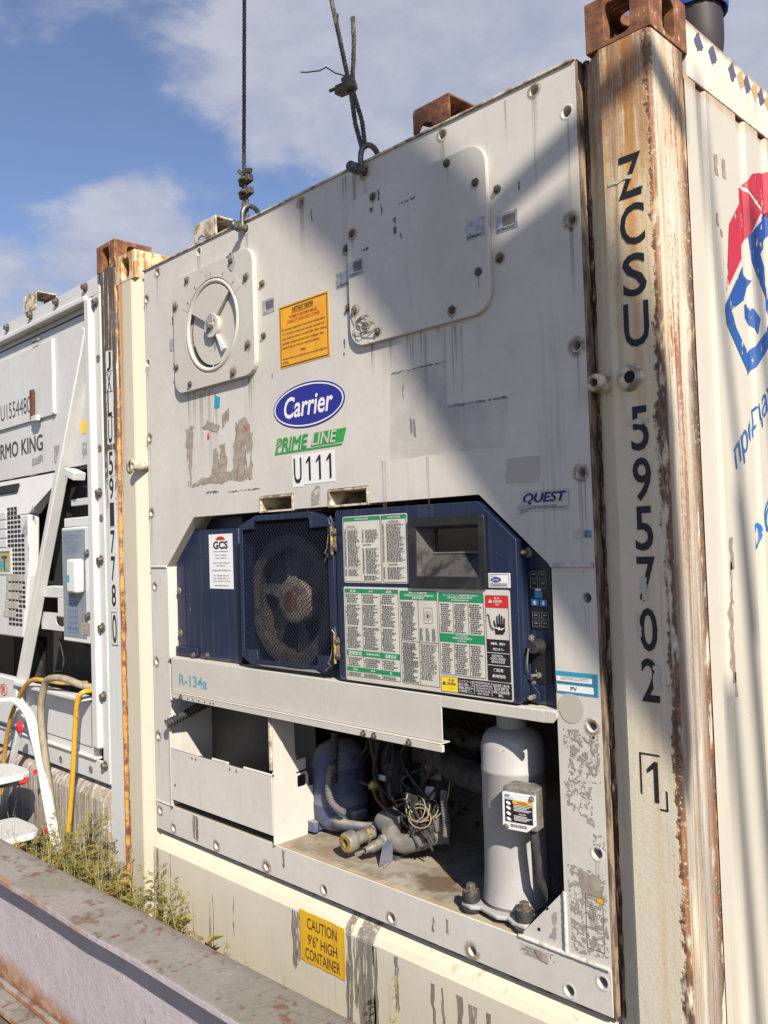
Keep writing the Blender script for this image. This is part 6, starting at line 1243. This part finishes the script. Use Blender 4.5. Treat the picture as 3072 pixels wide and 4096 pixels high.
def shackle(label, x, z, tilt):
    t = thing('shackle', label, 'shackle', (x, .0, z), 'shackles in the lifting holes')
    P_ = []; r = .026
    for i in range(21):
        a = math.pi * i / 20; P_.append((x + tilt * .3 * math.sin(a), YP + .022 + .038 * -math.cos(a), z + .032 + (.052) * math.sin(a) ** .7))
    P_ = [(x, P_[0][1], z - .004)] + P_ + [(x, P_[-1][1], z - .004)]
    MB().tube(P_, .0085, 10).build('bow', M['shackle'], t, 60)
    MB().cyl((x, -.040, z), (x, .09, z), .0090, seg=12).lathe([(.015, -.006), (.016, 0), (.016, .010), (.013, .014), (0, .014)], (x, -.034, z), (0, -1, 0), 12).build('pin', M['shackle'], t, 50)
    MB().lathe([(.010, -.008), (.017, -.006), (.017, .006), (.010, .008)], (x, -.016, z), (0, 1, 0), 14).build('eye', M['shackle'], t, 50)
shackle('dark steel shackle left of the vent panel corner, in the top edge of the unit', .910, 2.766, .01); shackle('dark steel shackle above the square access cover, in the top edge of the unit', 1.510, 2.766, .02)
cr = thing('crane_hook', 'lifting hook and hoist rope above the unit, beyond the top of the picture', 'hook', tuple(HOOK))
MB().tube([HOOK + Vector((.0, 0, .14)), HOOK + Vector((0, 0, .08)), HOOK + Vector((.05, 0, .03)), HOOK + Vector((.04, 0, -.03)), HOOK + Vector((0, 0, -.05)), HOOK + Vector((-.05, 0, -.01)), HOOK + Vector((-.05, 0, .03))], [.02, .024, .026, .028, .028, .02, .01], 10).build('hook', M['shackle'], cr, 60)
MB().lathe([(0, 0), (.03, 0), (.07, .03), (.08, .12), (.05, .2), (0, .2)], HOOK + Vector((0, 0, .12)), (0, 0, 1), 16).build('hook_block', M['crane'], cr, 40); MB().cyl(HOOK + Vector((0, 0, .3)), HOOK + Vector((0, 0, 6)), .008, seg=8).build('hoist_rope', M['rope'], cr, 60)

# ------------------------------------------------------------------ steel beam in front
bm_ = thing('steel_beam', 'big rusty I-beam with flaking lilac paint lying along the foreground', 'beam', (.8, -.45, 0))
def bl(s, off): return (-4 + s * 9, -.5145 + (s * 9) * .031 * 1.0 + off - .0)           # slight yaw against the container
def beam_part(y0, y1, z0, z1, name, bevel=.004):
    xs = [-4 + 9 * i / 40 for i in range(41)]; mb = MB(); rgb = random.Random(3); vs = []
    for x in xs:
        yc = -.4465 + .031 * (x - .5); j = rgb.uniform(-.0035, .0035)
        vs += [(x, yc + y0 + j, z0), (x, yc + y1 - j, z0), (x, yc + y1 - j, z1 + j * .6), (x, yc + y0 + j, z1 + j * .6)]
    fs = [(3, 2, 1, 0), (160, 161, 162, 163)]
    for i in range(40):
        a, b = i * 4, i * 4 + 4; fs += [(a, a + 1, b + 1, b), (a + 1, a + 2, b + 2, b + 1), (a + 2, a + 3, b + 3, b + 2), (a + 3, a, b, b + 3)]
    return mb.add(vs, fs).build(name, M['beam'], bm_, bevel=bevel)
beam_part(-.092, .092, .476, .500, 'top_flange', .005); beam_part(-.008, .008, .0355, .4755, 'web', .001); beam_part(-.092, .092, .010, .035, 'bottom_flange', .005)
beam_part(-.030, -.0085, .0355, .060, 'fillet', .008)

# ------------------------------------------------------------------ hoses
def hose(label, pts, r, m):
    P_ = smooth_path(pts); o = MB().tube(P_, r, 12).build('rubber_hose', M[m], None, 60); tag(o, label, 'hose', 'hoses hanging out of the left unit')
hose('orange hose arching over the tray edge behind the stepladder', [(-1.26, -.035, -.02), (-1.25, -.035, .25), (-1.215, -.04, .60), (-1.12, -.045, .81), (-1.02, -.045, .93), (-.92, -.045, 1.015), (-.82, -.045, 1.057), (-.74, -.02, 1.058), (-.69, .05, 1.04), (-.66, .15, 1.03)], .0108, 'hose_o')
hose('thick muddy grey hose arching beside the stepladder', [(-.50, -.05, -.02), (-.555, -.045, .20), (-.60, -.04, .33), (-.68, -.04, .60), (-.735, -.045, .85), (-.725, -.045, .97), (-.675, -.045, 1.06), (-.60, -.042, 1.085), (-.52, -.02, 1.085), (-.44, .02, 1.06), (-.40, .10, 1.03)], .0165, 'hose_g')
hose('bright yellow hose hanging straight down beside the scraped post', [(-.33, .10, 1.03), (-.325, .02, 1.045), (-.325, -.030, 1.045), (-.345, -.045, 1.01), (-.372, -.045, .90), (-.405, -.045, .70), (-.445, -.045, .50), (-.48, -.05, .33), (-.52, -.06, .12), (-.54, -.07, -.02)], .0112, 'hose_y')

# ------------------------------------------------------------------ stepladder
ld = thing('stepladder', 'white stepladder with red hinge and red clips, cut by the left edge', 'ladder', (-.8, -.24, 0))
def lbar(name, pts, w, h, m):
    mb = MB(); P_ = smooth_path(pts, 6); mb.tube([p + Vector((0, h, 0)) for p in P_], w, 6); mb.tube([p - Vector((0, h, 0)) for p in P_], w, 6)
    for a, b in zip(P_, P_[1:]): mb.bar(a, b + (b - a) * .02, h * 2, w * 1.2, (b - a).cross(Vector((0, 1, 0))))
    return mb.build(name, M[m], ld, 50)
lbar('rail', [(-.995, -.17, .955), (-.965, -.085, .950), (-.899, -.062, .922), (-.826, -.06, .878), (-.775, -.06, .800), (-.709, -.06, .680), (-.650, -.06, .530), (-.584, -.06, .379), (-.51, -.06, .20), (-.43, -.06, -.02)], .0125, .011, 'ladder')
lbar('rail', [(-.995, -.225, .955), (-.965, -.312, .950), (-.899, -.336, .922), (-.826, -.338, .878), (-.775, -.338, .800), (-.709, -.338, .680), (-.650, -.338, .530), (-.584, -.338, .379), (-.51, -.338, .20), (-.43, -.338, -.02)], .0125, .011, 'ladder')
MB().tube([(-.995, -.165, .955), (-1.0, -.20, .957), (-.995, -.23, .955)], .0135, 8).build('top_handle', M['ladder'], ld, 50)
for yy in (-.075, -.30):
    MB().bar((-.905, yy, .835), (-1.02, yy, .632), .018, .030, (0, 1, 0)).build('rear_leg', M['ladder'], ld, bevel=.003); MB().bar((-1.02, yy, .632), (-1.36, yy, -.02), .018, .028, (0, 1, 0)).build('rear_leg', M['laddergrey'], ld, bevel=.003)
MB().lathe([(.028, 0), (.028, .012), (.020, .018), (0, .018)], (-.898, -.075, .827), (0, -1, 0), 8).build('hinge_cap', M['redplastic'], ld, 40)
for z, tr in ((.655, [(-.690, -.150), (-.715, -.112), (-.775, -.095), (-.93, -.105), (-.975, -.135), (-.975, -.31), (-.690, -.31)]), (.385, [(-.660, -.110), (-.70, -.08), (-.78, -.065), (-.95, -.075), (-.99, -.10), (-.99, -.31), (-.660, -.31)])):
    MB().prism(tr, 'xy', z - .030, z).build('tread', M['ladder'], ld, bevel=.006)
    xr = -.694 if z > .5 else -.586
    MB().bar((tr[1][0] - .005, tr[1][1] + .02, z - .012), (xr, -.063, z + .004), .016, .020).build('tread_clip', M['redplastic'], ld, bevel=.003)
MB().obox((-.715, -.215, .622), (.2, 1, 0), (1, -.2, 0), (0, 0, 1), .075, .012, .016).build('tread_badge', M['bplastic'], ld, bevel=.005); MB().obox((-.703, -.150, .622), (.2, 1, 0), (1, -.2, 0), (0, 0, 1), .022, .013, .014).build('badge_end', M['redplastic'], ld, bevel=.006)
MB().tube([(-.90, -.075, .61), (-.93, -.085, .50), (-.955, -.10, .40)], .004, 6).build('stay_rod', M['dullmetal'], ld, 60)

# ------------------------------------------------------------------ weeds
rwd = random.Random(17)
def weed(mbS, mbL, base, h, lean, leaves, ll, bend=.2, spike=False):
    b = Vector(base); d = Vector((lean[0], lean[1], 1)).normalized(); P_ = []; n = 9
    side = Vector((rwd.uniform(-1, 1), rwd.uniform(-.6, .6), 0))
    for i in range(n + 1):
        t = i / n; P_.append(b + d * h * t + side * bend * h * t * t - Vector((0, 0, bend * .35 * h * t * t)))
    mbS.tube(P_, [.0022 * (1 - .75 * i / n) + .0004 for i in range(n + 1)], 4)
    for k in range(leaves):
        t = rwd.uniform(.12, 1) ** .8; i = min(int(t * n), n - 1); p = P_[i].lerp(P_[i + 1], t * n - i)
        a = rwd.uniform(0, 6.28); up_ = rwd.uniform(-.1, .8); dv = Vector((math.cos(a), math.sin(a), up_)).normalized(); L = ll * rwd.uniform(.5, 1.1) * (1.15 - .6 * t)
        w = dv.cross(Vector((0, 0, 1)))
        if w.length < .01: continue
        w = w.normalized()
        for q, (f0, ang, sc_) in enumerate(((0, 0, 1), (.35, .7, .55), (.35, -.7, .55), (.6, .7, .4), (.6, -.7, .4))):
            dq = (dv * math.cos(ang) + w * math.sin(ang)).normalized(); o_ = p + dv * L * f0; e = o_ + dq * L * sc_ + Vector((0, 0, -.15 * L * sc_)); wd = dq.cross(Vector((0, 0, 1))).normalized() * L * .07; m_ = o_.lerp(e, .5) + Vector((0, 0, .03 * L))
            mbL.add([o_, m_ + wd, e, m_ - wd], [(0, 1, 2, 3)])
    if spike:
        for k in range(26):
            t = .55 + .45 * k / 26; i = min(int(t * n), n - 1); p = P_[i].lerp(P_[i + 1], t * n - i); a = rwd.uniform(0, 6.28); r_ = .006
            q = p + Vector((math.cos(a), math.sin(a), .3)) * r_; mbL.add([q + Vector((0, 0, .003)), q + Vector((.0028, 0, 0)), q - Vector((0, 0, .003)), q + Vector((-.0028, 0, 0)), q + Vector((0, .0028, 0)), q - Vector((0, .0028, 0))], [(0, 1, 4), (0, 4, 3), (2, 4, 1), (2, 3, 4), (0, 5, 1), (0, 3, 5), (2, 1, 5), (2, 5, 3)])
S_, L_, D_ = MB(), MB(), MB()
for k in range(320):
    u = rwd.random(); x = -.80 + 1.55 * u; prof = .345 + .22 * math.exp(-((x + .02) / .30) ** 2) + .05 * math.exp(-((x - .50) / .18) ** 2) - .10 * max(0, x - .35)
    y_ = rwd.uniform(-.34, -.04); weed(S_, L_ if rwd.random() < .74 else D_, (x, y_, -.03), prof * rwd.uniform(.65, 1.22), (rwd.uniform(-.25, .25), rwd.uniform(-.15, .12)), rwd.randint(24, 38), rwd.uniform(.045, .085), rwd.uniform(-.1, .35))
for k in range(60):
    x = rwd.uniform(.6, 2.2); weed(S_, L_ if rwd.random() < .4 else D_, (x, rwd.uniform(-.33, -.05), -.03), rwd.uniform(.12, .26), (rwd.uniform(-.3, .3), rwd.uniform(-.15, .1)), 12, .05)
for k in range(70):                                   # broad basal leaves and dead stalks among them
    x, y_ = rwd.uniform(-.7, .75), rwd.uniform(-.34, -.05); z_ = rwd.uniform(.12, .40)
    for q in range(4):
        a = rwd.uniform(0, 6.28); dv = Vector((math.cos(a), math.sin(a), rwd.uniform(.2, .9))).normalized(); w_ = dv.cross(Vector((0, 0, 1))).normalized(); Lf = rwd.uniform(.05, .10); o_ = Vector((x, y_, z_)); c1 = o_ + dv * Lf * .45 + Vector((0, 0, .01)); e = o_ + dv * Lf - Vector((0, 0, .02)); (L_ if rwd.random() < .7 else D_).add([o_, c1 + w_ * Lf * .16, e, c1 - w_ * Lf * .16], [(0, 1, 2), (0, 2, 3)])
    S_.tube([(x, y_, -.03), (x + rwd.uniform(-.05, .05), y_, z_), (x + rwd.uniform(-.12, .12), y_ + rwd.uniform(-.05, .05), z_ + rwd.uniform(.05, .22))], [.0022, .0016, .0006], 4)
wds = L_.build('weeds', M['leaf']); tag(wds, 'thick yellow-green weeds growing between beam and containers', 'weeds', kind='stuff')
st_ = S_.build('weed_stems', M['stem'], wds); st_['kind'] = 'stuff'; dr = D_.build('dry_leaves', M['leafdry'], wds); dr['kind'] = 'stuff'
for label, base, h, lean, lv, ll, sp in (('tall spindly weed reaching up in front of the yellow hose', (.06, -.16, -.03), .78, (-.15, 0), 26, .06, True), ('leaning weed with long flower spike beside the stepladder', (-.10, -.20, -.03), .62, (-.42, .05), 22, .05, True), ('short weed with flower spike at the end of the beam shadow by the ladder', (-.50, -.22, -.03), .42, (-.45, 0), 16, .04, True),
                                   ('upright seed-head weed against the pale sill', (.66, -.15, -.03), .60, (.05, 0), 20, .05, True), ('dry branching weed nearest the sill, right of the clump', (.72, -.13, -.03), .56, (.10, 0), 26, .055, False), ('feathery weed rising behind the beam below the amber sign', (1.64, -.16, -.03), .58, (.12, 0), 40, .035, True), ('small leafy weed at the beam, left of the amber sign', (.93, -.12, -.03), .38, (.08, .05), 12, .07, False), ('low weed beside the rusty post foot', (.30, -.14, -.03), .50, (.12, 0), 26, .055, True)):
    t = thing('weed_plant', label, 'weed', base, 'single weeds'); a, b = MB(), MB(); weed(a, b, base, h, lean, lv, ll, .15, sp); a.build('stem', M['stem'], t); b.build('foliage', M['leaf' if 'dry' not in label else 'leafdry'], t)
# ------------------------------------------------------------------ person standing on the roof, only a boot and trouser leg reach into the picture
def person():
    t = thing('person', 'person in blue work clothes and dark boots standing on the container roof', 'person', (2.17, .56, 2.878))
    me = bpy.data.meshes.new('body'); B = Vector((2.165, .565, 2.878))
    J = [((0, 0, .93), (.135, .10)), ((0, 0, 1.10), (.13, .095)), ((0, .005, 1.30), (.155, .105)), ((0, .005, 1.42), (.10, .08)), ((0, 0, 1.50), (.052, .052)), ((0, -.01, 1.58), (.075, .085)), ((0, -.015, 1.68), (.078, .092)), ((0, -.01, 1.75), (.05, .06)),
         ((.10, 0, .88), (.095, .095)), ((.125, -.02, .50), (.068, .070)), ((.13, -.01, .28), (.072, .075)), ((.132, 0, .12), (.070, .074)), ((.132, 0, .035), (.045, .05)), ((.137, -.12, .03), (.042, .032)), ((.138, -.17, .025), (.03, .022)),
         ((-.10, 0, .88), (.095, .095)), ((-.11, .02, .50), (.068, .070)), ((-.115, .03, .28), (.070, .072)), ((-.117, .04, .12), (.060, .064)), ((-.117, .04, .035), (.045, .05)), ((-.121, -.08, .03), (.042, .032)), ((-.122, -.13, .025), (.03, .022)),
         ((.20, .005, 1.38), (.062, .062)), ((.25, .01, 1.10), (.048, .048)), ((.24, -.08, .86), (.034, .036)), ((.235, -.11, .76), (.03, .02)), ((-.20, .005, 1.38), (.062, .062)), ((-.25, .01, 1.10), (.048, .048)), ((-.24, -.08, .86), (.034, .036)), ((-.235, -.11, .76), (.03, .02))]
    E_ = [(0, 1), (1, 2), (2, 3), (3, 4), (4, 5), (5, 6), (6, 7), (0, 8), (8, 9), (9, 10), (10, 11), (11, 12), (12, 13), (13, 14), (0, 15), (15, 16), (16, 17), (17, 18), (18, 19), (19, 20), (20, 21), (2, 22), (22, 23), (23, 24), (24, 25), (2, 26), (26, 27), (27, 28), (28, 29)]
    me.from_pydata([B + Vector(j[0]) for j in J], E_, []); ob = bpy.data.objects.new('body', me); COL.objects.link(ob)
    sk = ob.modifiers.new('skin', 'SKIN'); sk.use_smooth_shade = True
    for i, d in enumerate(me.skin_vertices[0].data): d.radius = J[i][1]; d.use_root = (i == 0)
    ob.modifiers.new('sub', 'SUBSURF').levels = 1; ob.modifiers['sub'].render_levels = 2; ob.modifiers['sub'].levels = 2
    dg = bpy.context.evaluated_depsgraph_get(); dg.update(); m2 = bpy.data.meshes.new_from_object(ob.evaluated_get(dg)); bpy.data.objects.remove(ob, do_unlink=True)
    m2.materials.clear()
    for k in ('bluecloth', 'boot', 'skin', 'hair'): m2.materials.append(M[k])
    for p in m2.polygons:
        c_ = p.center - B; p.use_smooth = True
        p.material_index = 1 if c_.z < .26 else (2 if c_.z > 1.47 or (abs(c_.x) > .2 and c_.z < .84 and c_.z > .6) else 0)
        if c_.z > 1.66 and c_.y > -.06 or c_.z > 1.735: p.material_index = 3
    link('body', m2, t)
    hem = MB().lathe([(.070, .27), (.074, .232), (.080, .228), (.082, .24), (.079, .265), (.086, .30), (.080, .36), (.084, .44), (.078, .52)], B + Vector((.132, 0, -.005)), (0, 0, 1), 20).build('trouser_hem', M['bluecloth'], t, 60)
    face = MB().lathe([(0, 0), (.010, .004), (.012, .02), (.004, .035)], B + Vector((0, -.10, 1.60)), (0, -.3, 1), 8).build('nose', M['skin'], t, 60)
person()

# ------------------------------------------------------------------ added unseen caster between sun and unit, cut to the shadow's outline
cb = thing('shadow_caster', 'unseen yellow plate and rods added outside the picture to cast shadow', 'crane', (5.2, -1.4, 0))
def cast(poly, tfun, thick, name, y=YP):
    f_, bk_ = [], []
    for x, z in poly:
        t_ = tfun(x, z); p = Vector((x, y, z)) + SUN * t_; f_.append(p); bk_.append(p + SUN * thick)
    n = len(poly); tri = tessellate_polygon([[Vector((a, b, 0)) for a, b in poly]])
    fs = [tuple(t) for t in tri] + [tuple(i + n for i in reversed(t)) for t in tri] + [(i, (i + 1) % n, (i + 1) % n + n, i + n) for i in range(n)]
    return MB().add(f_ + bk_, fs).build(name, M['crane'], cb)
tf = lambda x, z: 6.0 - 2.6 * ((x - 1.05) / 1.1 * .55 + (2.80 - z) / 1.35 * .45)
cast([(.10, 4.0), (1.05, 2.82), (1.33, 2.54), (1.62, 2.17), (1.78, 1.92), (2.15, 1.44), (2.44, 1.06), (2.50, 1.25), (2.47, 1.95), (2.27, 2.40), (2.21, 2.50), (2.0, 2.43), (1.95, 2.56), (1.70, 2.86), (.9, 4.0)], tf, .35, 'shadow_plate')
cast([(1.97, 2.455), (2.7, 2.78), (2.7, 2.87), (1.97, 2.545)], tf, .12, 'shadow_bar')
def rod(p, q, t_, r):
    MB().cyl(Vector(p) + SUN * t_, Vector(q) + SUN * t_, r, seg=8).build('stay_rod', M['crane'], cb, 60)
rod((2.438, .235, 2.75), (2.438, .42, 1.40), 7.0, .018); rod((2.438, .36, 1.75), (2.438, .50, .10), 7.0, .028); rod((2.438, .26, 1.30), (2.438, .36, .05), 6.5, .022); rod((2.438, .52, 2.5), (2.438, .66, 1.2), 7.0, .022)  # unseen rods added to throw shadow stripes on the side wall

flush_texts()
